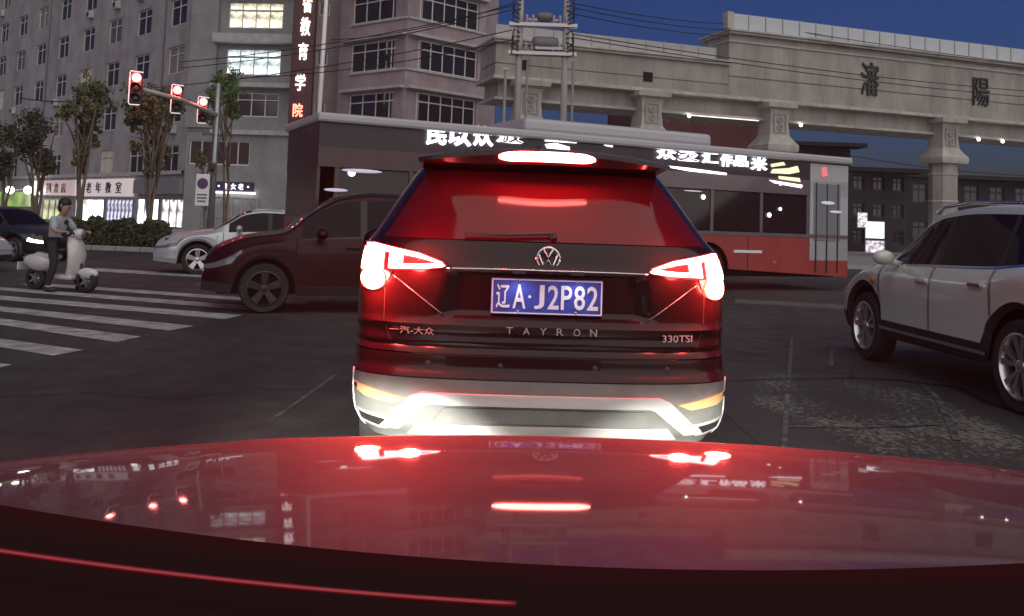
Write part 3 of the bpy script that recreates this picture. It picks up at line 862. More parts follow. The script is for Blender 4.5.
# clipped hedge along the pavement
h = MB(); rr = random.Random(5)
ha, hb = at(58, 240, 30.2), at(166, 240, 29.2)
for k in range(9000):
    f = rr.random(); p = ha.lerp(hb, f)
    top = 0.78 + 0.1 * math.sin(f * 23) + 0.06 * math.sin(f * 61)
    q = Vector((p.x, p.y + rr.uniform(-.35, .45), 0.12 + top * rr.random() ** 0.7))
    u = Vector((rr.gauss(0, 1), rr.gauss(0, 1), rr.gauss(0, 1))).normalized(); v = u.orthogonal().normalized(); s = rr.uniform(.05, .1)
    h.add([q - u * s, q + v * s * .6, q + u * s, q - v * s * .6], [(0, 1, 2, 3)])
hd = thing('hedge', 'low clipped dark hedge along the kerb below the shop fronts', 'hedge', (0, 0, 0))
h.build('foliage', mat('leaf_hedge', (0.05, 0.06, 0.025), 0.8, noise=(1.5, 0.4)), hd)
b = MB()
for k in range(26):
    p = ha.lerp(hb, (k + .5) / 26); b.tube([(p.x, p.y, 0.1), (p.x + rr.uniform(-.1, .1), p.y, 0.7)], 0.02, 5)
b.build('stems', BARK, hd)

# traffic signals on an arm that runs away from the camera
SIGB = mat('signal_housing', (0.02, 0.02, 0.022), 0.5)
SIGE = mat('signal_border', (0.75, 0.72, 0.72), 0.4, emit=(1, 0.75, 0.75), es=0.35)
REDL = lit('signal_red', (1.0, 0.22, 0.2), 5.0)
DIML = mat('signal_dark_lens', (0.03, 0.02, 0.015), 0.15)
s0 = at(136, 88, 27.0); s1 = at(177, 99, 30.5); s2 = at(203, 110, 33.0)
mast = thing('signal_mast', 'grey signal mast with a long arm holding three red traffic lights', 'mast', (s2.x + 0.25, s2.y + 0.8, 0.0))
mo = mast.location
MB().tube([(0, 0, 0), (0, 0, 6.2)], [0.14, 0.1], 12).build('pole', METALG, mast, smooth=True)
MB().tube([Vector((0, 0, 5.0)), s1 + Vector((0.1, 0.25, 0)) - mo, s0 + Vector((0.1, 0.3, 0)) - mo], [0.09, 0.075, 0.06], 10).build('arm', mat('pole_pale', (0.5, 0.47, 0.45), 0.5), mast, smooth=True)
MB().tube([(0, 0, 4.3), (s2.x - mo.x, s2.y - mo.y + 0.2, 4.2)], 0.05, 8).build('stay', METALG, mast)
for i, (p, hgt) in enumerate(((s0, 1.02), (s1, 0.98), (s2, 0.98))):
    t = thing('traffic_light', ('nearest', 'middle', 'farthest')[i] + ' of the three red traffic lights on the mast arm', 'traffic light', p, R(14), 'red traffic lights on the mast arm')
    wd = 0.37
    MB().box((0, 0.08, 0), (wd, 0.16, hgt)).build('housing', SIGB, t, bevel=0.05)
    b = MB()
    b.tube([(wd / 2, -.03, hgt / 2 - .03), (-wd / 2 + .02, -.03, hgt / 2), (-wd / 2, -.03, hgt / 2 - .06), (-wd / 2, -.03, -hgt / 2 + .06), (-wd / 2 + .03, -.03, -hgt / 2), (wd / 2 - .05, -.03, -hgt / 2)], 0.018, 6)
    b.build('border', SIGE, t)
    for k in range(3):
        z = hgt * (0.31 - 0.31 * k)
        MB().ball((0, -0.0, z), (0.13, 0.05, 0.13), 14, 8).build('lens', REDL if k == 0 else DIML, t, smooth=True)
        hb_ = MB(); vs = []; fs = []
        for a in range(9):
            an = math.pi * a / 8
            for yy in (0.0, -0.16): vs.append((math.cos(an) * 0.15, yy, z + math.sin(an) * 0.15))
        for a in range(8): fs.append((a * 2, a * 2 + 1, a * 2 + 3, a * 2 + 2))
        hb_.add(vs, fs); hb_.build('visor', SIGB, t)
    pl = bpy.data.lights.new('signal_glow', 'POINT'); pl.energy = 25; pl.color = (1, 0.1, 0.08); pl.shadow_soft_size = 0.1
    lo = bpy.data.objects.new('signal_glow', pl); COL.objects.link(lo); lo.parent = t; lo.location = (0, -0.28, hgt * 0.31)

# no parking sign
p = at(202, 190, 27.5)
t = thing('no_parking_sign', 'white rectangular street sign with a dark round symbol beside the silver saloon', 'sign', (p.x, p.y, 0.12))
z = p.z - 0.12
MB().box((0, 0.04, z), (0.42, 0.04, 0.98)).build('board', mat('sign_white', (0.75, 0.75, 0.78), 0.5), t, bevel=0.02)
MB().lathe([(0.15, 0), (0.15, 0.012)], 'Y', 20, (0, 0.018, z + 0.2)).build('round_symbol', mat('sign_blue', (0.04, 0.05, 0.13), 0.5), t)
MB().lathe([(0.17, 0), (0.17, 0.008), (0.14, 0.008)], 'Y', 20, (0, 0.02, z + 0.2)).build('red_ring', mat('sign_red', (0.35, 0.04, 0.06), 0.5), t)
b = MB()
for k in range(3): b.box((0, 0.015, z - 0.14 - 0.1 * k), (0.3 - 0.05 * (k == 2), 0.01, 0.045))
b.build('lettering', mat('sign_text', (0.12, 0.12, 0.14), 0.5), t)
MB().tube([(0, 0.1, 0), (0, 0.1, z + 0.4)], 0.035, 8).build('pole', METALG, t)

# lamp pole (white flag pole) in front of the recessed wall
p = at(320, 100, 42)
t = thing('flag_pole', 'slim white pole rising in front of the recessed mauve wall', 'pole', (p.x, p.y, 0.0))
MB().tube([(-0.05, 0, 0), (0.0, 0, 7), (0.08, 0, 13)], [0.12, 0.11, 0.09], 10).build('shaft', mat('pole_white', (0.75, 0.7, 0.7), 0.5), t, smooth=True)
MB().lathe([(0.25, 0), (0.25, 0.1), (0.14, 0.2)], 'Z', 12).build('base', METALG, t)

# twin pole transformer stand
YP = 36.0
pa, pb2 = at(519, 60, YP), at(565, 60, YP)
CONP = mat('pole_concrete', (0.3, 0.29, 0.28), 0.8, noise=(5, 0.15))
t = thing('twin_utility_pole', 'twin concrete utility poles with cross beams and a transformer between them', 'utility pole', ((pa.x + pb2.x) / 2, YP, 0.0))
hw = (pb2.x - pa.x) / 2
zc = lambda y: at(542, y, YP).z
for sx in (-1, 1): MB().tube([(sx * hw, 0, 0), (sx * hw, 0, zc(-12))], [0.17, 0.12], 12).build('pole', CONP, t, smooth=True)
for sx in (-1, 1): MB().tube([(sx * hw * 1.0 + 0.35, 0.15, 0), (sx * hw + 0.35, 0.15, zc(60))], 0.05, 8).build('conduit', CONP, t)
for y in (25.5, 54):
    MB().box((0, -0.16, zc(y)), (hw * 2 + 0.9, 0.12, 0.14)).build('cross_beam', mat('galvanised', (0.55, 0.52, 0.53), 0.45, 0.5), t)
    MB().box((0, 0.16, zc(y)), (hw * 2 + 0.9, 0.12, 0.14)).build('cross_beam', MATS['galvanised'], t)
MB().box((0.25, 0, zc(49)), (1.1, 0.5, 0.12)).build('transformer_rack', METALG, t)
MB().lathe([(0.1, -0.55), (0.26, -0.5), (0.3, -0.3), (0.3, 0.3), (0.26, 0.5), (0.1, 0.55)], 'X', 14, (0.1, 0, zc(44))).build('transformer', mat('transformer_grey', (0.14, 0.13, 0.14), 0.5), t, smooth=True)
MB().lathe([(0.16, -0.3), (0.2, -0.2), (0.2, 0.2), (0.16, 0.3)], 'X', 12, (0.05, 0, zc(17))).build('switch_drum', MATS['transformer_grey'], t, smooth=True)
MB().box((0.05, 0, zc(20)), (1.3, 0.12, 0.1)).build('switch_rail', METALG, t)
ins = MB().lathe([(0.03, 0), (0.08, 0.05), (0.04, 0.1), (0.08, 0.16), (0.04, 0.21), (0.07, 0.27), (0.03, 0.34)], 'Z', 10).mesh('insulator', mat('porcelain', (0.35, 0.3, 0.32), 0.3), smooth=True)
for y in (24, 52):
    for q in (-1.0, -0.72, -0.45, 0.45, 0.72, 1.0): link('insulator', ins, t, (q * hw, -0.16, zc(y)))
for sx in (-1, 1):
    for y in (6, 38):
        b = MB()
        for k in range(3):
            a = Vector((sx * hw, -0.12, zc(y - 4 + k * 4)))
            b.tube([a, a + Vector((sx * 0.25, -0.1, 0.12 - .12 * k)), a + Vector((sx * 0.32, -0.1, -0.35 - .1 * k)), a + Vector((sx * 0.05, -0.1, -0.6))], 0.03, 6)
        b.build('cable_loop', RUBBER, t)
p = at(505, 85, 35.5)
t2 = thing('service_post', 'short grey post standing left of the twin utility poles', 'post', (p.x, p.y, 0))
MB().tube([(0, 0, 0), (0, 0, at(505, 68, 35.5).z)], 0.06, 8).build('shaft', CONP, t2)
MB().box((0, 0, at(505, 69, 35.5).z), (0.18, 0.18, 0.08)).build('cap', METALG, t2)
p = at(735, 36, 49.0)
t3 = thing('junction_box', 'small dark electrical box at the step of the viaduct parapet', 'electrical box', p)
MB().box((0, 0, 0), (0.7, 0.4, 1.15)).build('case', mat('box_dark', (0.02, 0.02, 0.03), 0.5), t3, bevel=0.03)
MB().box((-0.1, 0, 0.75), (0.5, 0.3, 0.35)).build('insulator_head', MATS['porcelain'], t3, bevel=0.03)
MB().bar((0, 0, -0.57), (0, 0.9, -1.0), 0.1).build('bracket', METALG, t3)

WIRE = mat('cable_black', (0.01, 0.01, 0.012), 0.6)
def cable(a, b, sag, label, r=0.025):
    a = Vector(a); b = Vector(b); P = []
    for k in range(13):
        f = k / 12; p = a.lerp(b, f); p.z -= sag * 4 * f * (1 - f); P.append(p)
    tag(MB().tube(P, r, 5).build('power_cable', WIRE), label, 'cable', 'overhead power cables')
def cab(x0, y0, Y0, x1, y1, Y1, sag, lab, r=0.022): cable(at(x0, y0, Y0), at(x1, y1, Y1), sag, lab, r)
ORD = ('topmost', 'second from the top', 'third from the top', 'fourth', 'lowest')
lr = ' of the three black cables running right from the twin poles to the viaduct step'
for i, q in enumerate (((572, 3, 728, 24), (574, 8, 728, 30), (574, 14, 728, 36))): cab(q[0], q[1], 35.8, q[2], q[3], 48.6, 0.15, ('topmost', 'middle', 'lowest')[i] + lr)
for i, q in enumerate(((572, 34, 1040, 92), (574, 38, 1040, 98))): cab(q[0], q[1], 35.8, q[2], q[3], 51, 0.25, ('upper', 'lower')[i] + ' of two black cables crossing the viaduct face below its characters')
for i, q in enumerate(((742, 22, 1040, 66), (742, 30, 1040, 72))): cab(q[0], q[1], 48.6, q[2], q[3], 54, 0.1, ('upper', 'lower')[i] + ' of two black cables running right along the viaduct cornice')
ll = ' of the black cables running left from the twin poles'
for i, q in enumerate(((514, 3, 330, 40), (512, 6, 180, 62), (512, 10, 180, 68), (512, 40, 240, 78), (512, 30, 150, 88))): cab(q[0], q[1], 35.8, q[2], q[3], 44, 0.3, ORD[i] + ll)
cab(100, 100, 31, 20, 98, 33, 0.1, 'thin cable between the trees in front of the office block')
cab(848, 155, 60, 1030, 176, 55, 0.2, 'thin dark cable under the viaduct above the low black building')
# ------------------------------------------------------------------ generic car: lofted body split into panels
def set_normals(me, nr):
    me.normals_split_custom_set_from_vertices(nr)

_wheel = {}
DRIM = mat('dark_alloy', (0.05, 0.045, 0.045), 0.4, 0.7)
def wheel_meshes(Rw, wd, style):
    rm = DRIM if style == 'dark' else ALLOY
    k = (Rw, wd, style)
    if k in _wheel: return _wheel[k]
    rr_ = Rw * 0.70
    ty = MB().lathe([(rr_, -wd / 2 + .01), (Rw * .93, -wd / 2), (Rw * .985, -wd / 2 + .03), (Rw, -wd / 4), (Rw, wd / 4), (Rw * .985, wd / 2 - .03), (Rw * .93, wd / 2), (rr_, wd / 2 - .01)], 'X', 36, cap=False).mesh('tyre', RUBBER, smooth=True, auto=40)
    b = MB()
    # rim seen from -X: ring + spokes + hub
    f = -wd / 2
    b.lathe([(rr_, f + .012), (rr_ * 1.02, f + .0), (rr_ * .96, f - .004), (rr_ * .91, f + .02), (rr_ * .88, f + .09)], 'X', 36, cap=False)
    n = 5
    for i in range(n):
        for s in ((-1, 1) if style == 'double' else (0,)):
            a = 2 * math.pi * i / n + 0.3
            a1 = a + s * 0.10; a2 = a + s * 0.25
            r0, r1 = rr_ * .16, rr_ * .93
            w0, w1 = (0.013, 0.026) if style == 'double' else (0.035, 0.055)
            def pt(r, an, off, x):
                return (x, r * math.cos(an) - off * math.sin(an), r * math.sin(an) + off * math.cos(an))
            vs = [pt(r0, a1, -w0, f + .02), pt(r0, a1, w0, f + .02), pt(r1, a2, w1, f + .008), pt(r1, a2, -w1, f + .008),
                  pt(r0, a1, -w0, f + .06), pt(r0, a1, w0, f + .06), pt(r1, a2, w1, f + .05), pt(r1, a2, -w1, f + .05)]
            b.add(vs, [(3, 2, 1, 0), (0, 1, 5, 4), (1, 2, 6, 5), (2, 3, 7, 6), (3, 0, 4, 7)])
    b.lathe([(rr_ * .2, f + .06), (rr_ * .2, f + .012), (rr_ * .12, f + .004), (0.001, f + .004)], 'X', 16)
    rim = b.mesh('rim', rm, smooth=True, auto=35)
    ds = MB().lathe([(rr_ * 1.01, f + .1), (rr_ * 1.01, f + .13)], 'X', 30).mesh('brake_disc', DARKIN)
    _wheel[k] = (ty, rim, ds)
    return _wheel[k]

def put_wheel(parent, x, y, Rw, wd, style):
    ty, rim, ds = wheel_meshes(Rw, wd, style)
    hub = link('wheel', ds, parent, (x, y, Rw), (0, 0, 0 if x < 0 else math.pi))
    link('tyre', ty, hub); link('rim', rim, hub)

def loft_car(name, label, loc, rz, P, paint, group=None, cat='car'):
    t = thing(name, label, cat, loc, rz, group)
    W2 = P['W'] / 2; zb = P['zb']; ya, yb_ = P['axles']; Rw = P['R']; Ra = Rw + 0.07
    top, belt = P['top'], P['belt']
    y0, y1 = top[0][0], top[-1][0]; mid = (y0 + y1) / 2; hl = (y1 - y0) / 2
    d0, d1, d2 = P['doors']          # rear edge of rear door, between, front edge
    ws0, ws1 = P['screen']; rw0, rw1 = P['rear_glass']
    seam = 0.005
    ys = set()
    k = y0
    while k < y1 - 0.01:
        ys.add(round(k, 4)); k += 0.06
    ys.add(y1)
    for e in (y0 + .01, y0 + .03, y1 - .01, y1 - .03): ys.add(e)
    for a in (ya, yb_):
        for q in range(-12, 13): ys.add(round(a + Ra * math.sin(q * math.pi / 24), 4))
    cuts = [d0, d1, d2]
    ys = sorted(v for v in ys if all(abs(v - c) > .02 for c in cuts))
    for c in cuts: ys += [c - seam, c + seam]
    pil = 0.045
    for c in (d1 - pil, d1 + pil, ws0, ws1, rw0, rw1): ys.append(c)
    ys = sorted(set(ys)); yy = [ys[0]]
    for v in ys[1:]:
        if v - yy[-1] > 0.004: yy.append(v)
    ys = yy
    clad = P.get('clad', 0)
    rings = []
    for y in ys:
        e0 = clamp((hl - abs(y - mid)) / P.get('round', .4))
        w_ = W2 * (1 - .05 * (abs(y - mid) / hl) ** 3) * (1 - .30 * (1 - e0) ** 2.4)
        zt = interp(top, y); zl = min(interp(belt, y), zt - .03)
        zB = zb + .05 * (1 - e0)
        arch = 0
        for a in (ya, yb_):
            dy = y - a
            if abs(dy) < Ra:
                zB = max(zB, Rw + math.sqrt(max(0, Ra * Ra - dy * dy))); arch = max(arch, 1 - (abs(dy) / Ra) ** 6)
        cab = clamp((zt - zl) / .42)
        th = lerp(clad if clad else .1, .055, arch)
        zl2 = max(zl, zB + .12)
        zt = max(zt, zl2 + .03)
        bod = zl2 - zB
        z1_ = zB + min(th, bod * .4)
        r = [(w_ * .95, zB), (w_ * 1.0, z1_ - .004)]
        r.append((w_ * .992, z1_ + .004)) 
        for f, wx in ((.30, .997), (.5, 1.0), (.68, .995), (.80, .985), (.92, .955)):
            r.append((w_ * wx, z1_ + (zl2 - z1_) * f))
        r.append((w_ * .925, zl2))
        xe = w_ * lerp(.84, P.get('tumble', .70), cab); ze = zl2 + (zt - zl2) * lerp(.5, .86, cab)
        for f in (.04, .5, .94): r.append((lerp(w_ * .915, xe, f), lerp(zl2 + .005, ze, f)))
        r.append((xe * .985, ze + (zt - ze) * .12))
        for f in (.9, .62, .32, 0.0): r.append((xe * f, zt - (zt - ze) * (f ** 2.4) * .75))
        rings.append(r)
    nj = len(rings[0]); BJ = 8           # belt row index
    verts = []
    for sgn in (-1, 1):
        for i, y in enumerate(ys):
            for (x, z) in rings[i]: verts.append(Vector((sgn * x, y, z)))
    N = len(ys) * nj
    parts = {}
    def put(key, m, f): parts.setdefault(key, (m, []))[1].append(f)
    G = P.get('glass', GLASSD)
    for sgn in (0, 1):
        sd = ('left', 'right')[sgn]
        for i in range(len(ys) - 1):
            yc = (ys[i] + ys[i + 1]) / 2; thin = ys[i + 1] - ys[i] < .0145 and any(abs(yc - c) < .003 for c in cuts)
            zt = interp(top, yc); zl = min(interp(belt, yc), zt - .03)
            for j in range(nj - 1):
                a = sgn * N + i * nj + j; b = a + 1; c = a + nj + 1; d = a + nj
                f = (a, b, c, d) if sgn == 1 else (d, c, b, a)
                if j < 1 or (j == 1):
                    put('cladding' if clad else 'body', BLACKP if clad else paint, f)
                elif j >= BJ + 4:
                    if ws0 < yc < ws1: put('windscreen', G, f)
                    elif rw0 < yc < rw1: put('rear_window', G, f)
                    else: put('body', paint, f)
                elif BJ + 1 <= j <= BJ + 2 and P['win'][0] < yc < P['win'][1] and zt - zl > .2:
                    if abs(yc - d1) < pil or abs(yc - d0) < .03: put('pillar %s %d' % (sd, abs(yc - d1) < pil), BLACKP, f)
                    else: put('side_window ' + sd + (' a' if yc > d1 else ' b' if yc > d0 else ' c'), G, f)
                elif j == BJ and P['win'][0] < yc < P['win'][1]: put('belt_trim', P.get('trim', BLACKP), f)
                elif thin and 1 < j < BJ: put('door_gap %s %d' % (sd, min(range(3), key=lambda q: abs(yc - cuts[q]))), DARKIN, f)
                elif d0 < yc < d1 and 1 < j < BJ: put('door ' + sd + ' b', paint, f)
                elif d1 < yc < d2 and 1 < j < BJ: put('door ' + sd + ' a', paint, f)
                elif yc > y1 - P.get('hl', .5) and 5 <= j <= 6: put('headlight ' + sd, P.get('hm', HEADOFF), f)
                elif yc < y0 + .38 and 5 <= j <= 6: put('tail_light ' + sd, TAILOFF, f)
                else: put('body', paint, f)
    # end caps
    for i, key in ((0, 'r'), (len(ys) - 1, 'f')):
        for j in range(nj - 1):
            a = i * nj + j; b = N + i * nj + j
            f = (a, b, b + 1, a + 1) if key == 'r' else (a + 1, b + 1, b, a)
            put('body' if j > 2 else 'bumper ' + key, paint if j > 2 else BLACKP, f)
    # smooth normals from the whole shell
    nrm = [Vector() for _ in verts]
    for m, fs in parts.values():
        for f in fs:
            p = [verts[q] for q in f]
            n_ = (p[2] - p[0]).cross(p[3] - p[1])
            for q in f: nrm[q] += n_
    for i in range(len(ys)):   # weld centre line
        a = i * nj + nj - 1; b = a + N; s_ = nrm[a] + nrm[b]; nrm[a] = nrm[b] = s_
    for key, (m, fs) in parts.items():
        used = sorted({q for f in fs for q in f}); ix = {q: k for k, q in enumerate(used)}
        me = bpy.data.meshes.new(key.split(' ')[0])
        gap = key.startswith('door_gap')
        me.from_pydata([tuple(verts[q] - (nrm[q].normalized() * .012 if gap else Vector())) for q in used], [], [tuple(ix[q] for q in f) for f in fs])
        me.materials.append(m)
        me.polygons.foreach_set('use_smooth', [True] * len(me.polygons))
        set_normals(me, [nrm[q].normalized() for q in used])
        link(key.split(' ')[0], me, t)
    # underbody
    MB().box((0, mid, (zb + .75) / 2), (P['W'] * .74, (y1 - y0) * .9, .75 - zb)).box((0, mid, zb + .1), (P['W'] * .8, ya * 0 + abs(yb_ - ya) - 2 * Ra - .05, .12)).build('underbody', DARKIN, t)
    for y in (ya, yb_):
        for sx in (-1, 1): put_wheel(t, sx * (W2 - .125), y, Rw, .21, P.get('style', 'double'))
    # mirrors, handles
    zl = interp(belt, d2 - .25)
    for sx in (-1, 1):
        b = MB(); b.ball((sx * (W2 + .09), d2 - .32, zl + .08), (.11, .075, .075), 12, 8); b.bar((sx * (W2 * .9), d2 - .3, zl + .02), (sx * (W2 + .05), d2 - .32, zl + .05), .05)
        b.build('mirror', P.get('mirror', paint), t, smooth=True)
        for yh in ((d0 + d1) / 2 - .28 if P.get('h2', True) else None, d1 + .14):
            if yh is None: continue
            zh = interp(belt, yh) - .13
            MB().box((sx * (W2 * .992), yh, zh), (.05, .2, .035)).build('door_handle', P.get('handle', paint), t, bevel=.008)
    return t

HEADOFF = mat('headlamp_lens', (0.12, 0.125, 0.13), 0.08, spec=0.8)
HEADON = mat('headlamp_lit', (0.8, 0.8, 0.8), 0.2, emit=(0.95, 0.95, 1.0), es=14)
TAILOFF = mat('tail_lens', (0.12, 0.01, 0.01), 0.1)
PWHITE = mat('paint_pearl_white', (0.6, 0.65, 0.57), 0.2, 0.0, coat=0.7, noise=(2, 0.03))
PSILV = mat('paint_silver', (0.5, 0.52, 0.54), 0.3, 0.35, coat=0.6)
PDRED = mat('paint_dark_red', (0.02, 0.002, 0.004), 0.4, 0.0, coat=0.08, spec=0.2)
PDARK = mat('paint_black', (0.018, 0.018, 0.019), 0.3, 0.1, coat=0.3)

# white crossover on the right
XT = dict(W=1.84, zb=.30, axles=(-1.37, 1.36), R=.36, clad=.17, tumble=.70, style='double', round=.5,
          top=[(-2.38, .62), (-2.36, .95), (-2.28, 1.08), (-2.1, 1.38), (-1.85, 1.56), (-1.2, 1.63), (-.4, 1.655), (.1, 1.62), (.42, 1.53), (.8, 1.3), (1.12, 1.1), (1.35, 1.06), (1.8, 1.0), (2.1, .92), (2.24, .8), (2.28, .6)],
          belt=[(-2.38, .95), (-1.9, 1.15), (-1.4, 1.12), (-.9, 1.075), (.9, 1.02), (1.3, .98), (2.28, .72)],
          doors=(-1.02, -.05, .98), screen=(.36, 1.12), rear_glass=(-2.28, -1.9), win=(-1.75, .86), trim=CHROME, mirror=PWHITE, handle=CHROME, hl=.55, h2=True)
wc = loft_car('crossover_car', 'pearl white crossover in the right lane, cut by the right edge of the picture', (4.76, 8.36, 0), R(2.2), XT, PWHITE)
for sx in (-1, 1):
    MB().tube([(sx * .62, .35, 1.555), (sx * .63, .2, 1.61), (sx * .635, -.3, 1.645), (sx * .63, -1.3, 1.62), (sx * .6, -1.8, 1.55)], .018, 8).build('roof_rail', CHROME, wc, smooth=True)
    MB().bar((sx * .925, -.98, .40), (sx * .925, .93, .40), .012, .03).build('sill_strip', CHROME, wc)
    b = MB(); b.ball((sx * .93, 1.1, .86), (.02, .05, .03), 8, 5); b.build('indicator', mat('amber_lens', (0.5, 0.2, 0.02), 0.2), wc)

# silver saloon on the far side of the junction
SD = dict(W=1.8, zb=.22, axles=(-1.3, 1.35), R=.32, tumble=.66, round=.55, style='single',
          top=[(-2.25, .6), (-2.23, .9), (-2.1, 1.0), (-1.6, 1.06), (-1.0, 1.32), (-.5, 1.43), (0, 1.45), (.35, 1.4), (.8, 1.15), (1.1, .98), (1.6, .9), (2.0, .8), (2.2, .68), (2.25, .5)],
          belt=[(-2.25, .85), (-1.5, .98), (-.5, .95), (.9, .9), (1.4, .84), (2.25, .6)],
          doors=(-1.0, -.1, .85), screen=(.3, 1.08), rear_glass=(-1.6, -.75), win=(-1.35, .78), hl=.6)
loft_car('saloon_car', 'silver saloon facing left across the junction, half hidden by a dark car', (-5.5, 20.3, 0), R(106), dict(SD), PSILV)
sl_ = loft_car('saloon_car', 'silver saloon at the left edge of the picture, cut off behind the scooter', (-12.05, 18.0, 0), R(-97), dict(SD), PSILV)
bs_ = loft_car('saloon_car', 'black saloon with a lit headlamp just behind the scooter rider', (-12.6, 22.6, 0), R(-112), dict(SD, hm=HEADON, hl=.35), PDARK)
sl_.scale = bs_.scale = (.88, .88, .88)
# dark red hatchback crossing close in front
HB = dict(W=1.74, zb=.24, axles=(-1.2, 1.25), R=.33, tumble=.74, round=.5, clad=.12, style='dark',
          top=[(-1.98, .7), (-1.96, 1.0), (-1.85, 1.2), (-1.55, 1.55), (-1.0, 1.66), (-.3, 1.69), (.2, 1.64), (.7, 1.36), (1.0, 1.12), (1.5, 1.03), (1.85, .9), (2.02, .75), (2.06, .55)],
          belt=[(-1.98, 1.0), (-1.0, 1.05), (.9, .98), (1.4, .92), (2.06, .65)],
          doors=(-.95, -.05, .85), screen=(.15, .98), rear_glass=(-1.9, -1.5), win=(-1.5, .76), hl=.5)
loft_car('hatchback_car', 'dark red hatchback crossing in front of the bus, left of the black crossover', (-2.3, 13.3, 0), R(107), HB, PDRED)

# ------------------------------------------------------------------ scooter and rider
SCW = mat('scooter_cream', (0.55, 0.53, 0.52), 0.25, coat=0.5)
SCB = mat('scooter_black', (0.015, 0.015, 0.016), 0.5)
g0 = ground(60, 291)
sc = thing('scooter', 'cream retro motor scooter waiting on the zebra crossing at the left', 'scooter', (g0.x, g0.y, 0), R(-14))
K = .88
def V(*p): return Vector(p) * K
for x in (-.52, .55):
    b = MB().lathe([(.12 * K, -.05), (.19 * K, -.05), (.21 * K, -.02), (.21 * K, .02), (.19 * K, .05), (.12 * K, .05)], 'Y', 24, cap=False)
    o = link('wheel', b.mesh('wheel', RUBBER, smooth=True), sc, (x * K, 0, .21 * K))
    b = MB().lathe([(.125 * K, -.052), (.11 * K, -.03), (.1 * K, 0)], 'Y', 20, cap=False)
    for k in range(5):
        a = k * 1.2566; b.bar((0, -.03, 0), (math.cos(a) * .12 * K, -.035, math.sin(a) * .12 * K), .03, .02)
    link('rim', b.mesh('rim', ALLOY), o)
b = MB(); b.ball(V(-.42, 0, .5), [q * K for q in (.33, .17, .17)], 20, 12); b.ball(V(-.6, 0, .52), [q * K for q in (.2, .13, .12)], 16, 10); b.ball(V(-.3, 0, .62), [q * K for q in (.3, .13, .1)], 16, 10); b.build('rear_body', SCW, sc, smooth=True)
b = MB(); b.ball(V(-.22, 0, .73), [q * K for q in (.36, .15, .07)], 18, 8); b.build('saddle', SCB, sc, smooth=True)
MB().box(V(.1, 0, .26), (.46 * K, .32 * K, .09 * K)).build('footboard', SCW, sc, bevel=.03)
b = MB()
sh = [(.28, .28, .15), (.36, .45, .2), (.37, .65, .22), (.33, .85, .2), (.27, .98, .12)]
vs = []; fs = []
for x, z, hw_ in sh:
    for q in range(7):
        f = (q - 3) / 3; vs.append(V(x - .09 * f * f, hw_ * f, z))
    for q in range(7):
        f = (q - 3) / 3; vs.append(V(x + .05 - .09 * f * f, hw_ * f * 1.02, z))
for i in range(len(sh) - 1):
    for o_ in (0, 7):
        for q in range(6):
            a = i * 14 + o_ + q; fs.append((a, a + 1, a + 15, a + 14))
    for q in (0, 6): fs.append((i * 14 + q, i * 14 + 7 + q, i * 14 + 21 + q, i * 14 + 14 + q))
b.add(vs, fs); b.build('leg_shield', SCW, sc, smooth=True, fix=True)
b = MB(); b.tube([V(.4, 0, .5), V(.52, 0, .24)], .035 * K, 8); b.tube([V(.52, .07, .45), V(.56, .07, .2)], .02, 6); b.build('fork', SCB, sc)
b = MB(); b.ball(V(.55, 0, .34), [q * K for q in (.22, .075, .1)], 16, 10); b.build('front_mudguard', SCW, sc, smooth=True)
b = MB(); b.tube([V(.24, -.33, 1.02), V(.29, -.15, 1.04), V(.3, 0, 1.03), V(.29, .15, 1.04), V(.24, .33, 1.02)], .025, 8); b.build('handlebar', SCB, sc)
b = MB(); b.ball(V(.32, 0, 1.03), [q * K for q in (.12, .12, .1)], 12, 8); b.build('headset', SCW, sc, smooth=True)
b = MB(); b.ball(V(.41, 0, 1.03), [q * K for q in (.04, .07, .07)], 12, 8); b.build('headlight', HEADOFF, sc, smooth=True)
for sy in (-1, 1):
    b = MB(); b.tube([V(.27, sy * .2, 1.05), V(.27, sy * .26, 1.2)], .008, 5); b.ball(V(.27, sy * .28, 1.24), (.02, .05, .04), 8, 6); b.build('mirror', SCB, sc)
b = MB(); b.ball(V(-.78, 0, .56), (.03, .06, .04), 8, 6); b.build('tail_light', TAILOFF, sc)
MB().box(V(-.86, 0, .42), (.02, .16, .12)).build('number_plate', mat('plate_white', (.6, .6, .6), .5), sc)
MB().bar(V(-.05, -.12, .22), V(-.12, -.22, .02), .02).build('stand', METALG, sc)

def skinned(name, nodes, edges, m, parent, sub=2):
    me = bpy.data.meshes.new(name)
    me.from_pydata([n_[0] for n_ in nodes], edges, [])
    ob = bpy.data.objects.new(name, me); COL.objects.link(ob)
    md = ob.modifiers.new('skin', 'SKIN'); md.use_smooth_shade = True; md.branch_smoothing = .6
    sv = me.skin_vertices[0].data
    for i, n_ in enumerate(nodes):
        r_ = n_[1] if isinstance(n_[1], tuple) else (n_[1], n_[1])
        sv[i].radius = r_; sv[i].use_root = (i == 0)
    s_ = ob.modifiers.new('sub', 'SUBSURF'); s_.levels = sub; s_.render_levels = sub
    dg = bpy.context.evaluated_depsgraph_get()
    res = bpy.data.meshes.new_from_object(ob.evaluated_get(dg))
    bpy.data.objects.remove(ob)
    res.materials.clear(); res.materials.append(m); res.name = name
    return link(name, res, parent)
SKIN = mat('skin', (0.36, 0.22, 0.16), 0.55)
SHIRT = mat('shirt_blue_grey', (0.34, 0.37, 0.41), 0.85, noise=(9, 0.15))
TROU = mat('trousers_black', (0.018, 0.016, 0.02), 0.85)
HAIR = mat('hair_black', (0.012, 0.01, 0.01), 0.6)
pr = thing('person', 'rider with black hair, pale blue grey shirt and black trousers sitting astride the cream scooter', 'person', (g0.x, g0.y, 0), R(-14))
nodes = []; edges = []
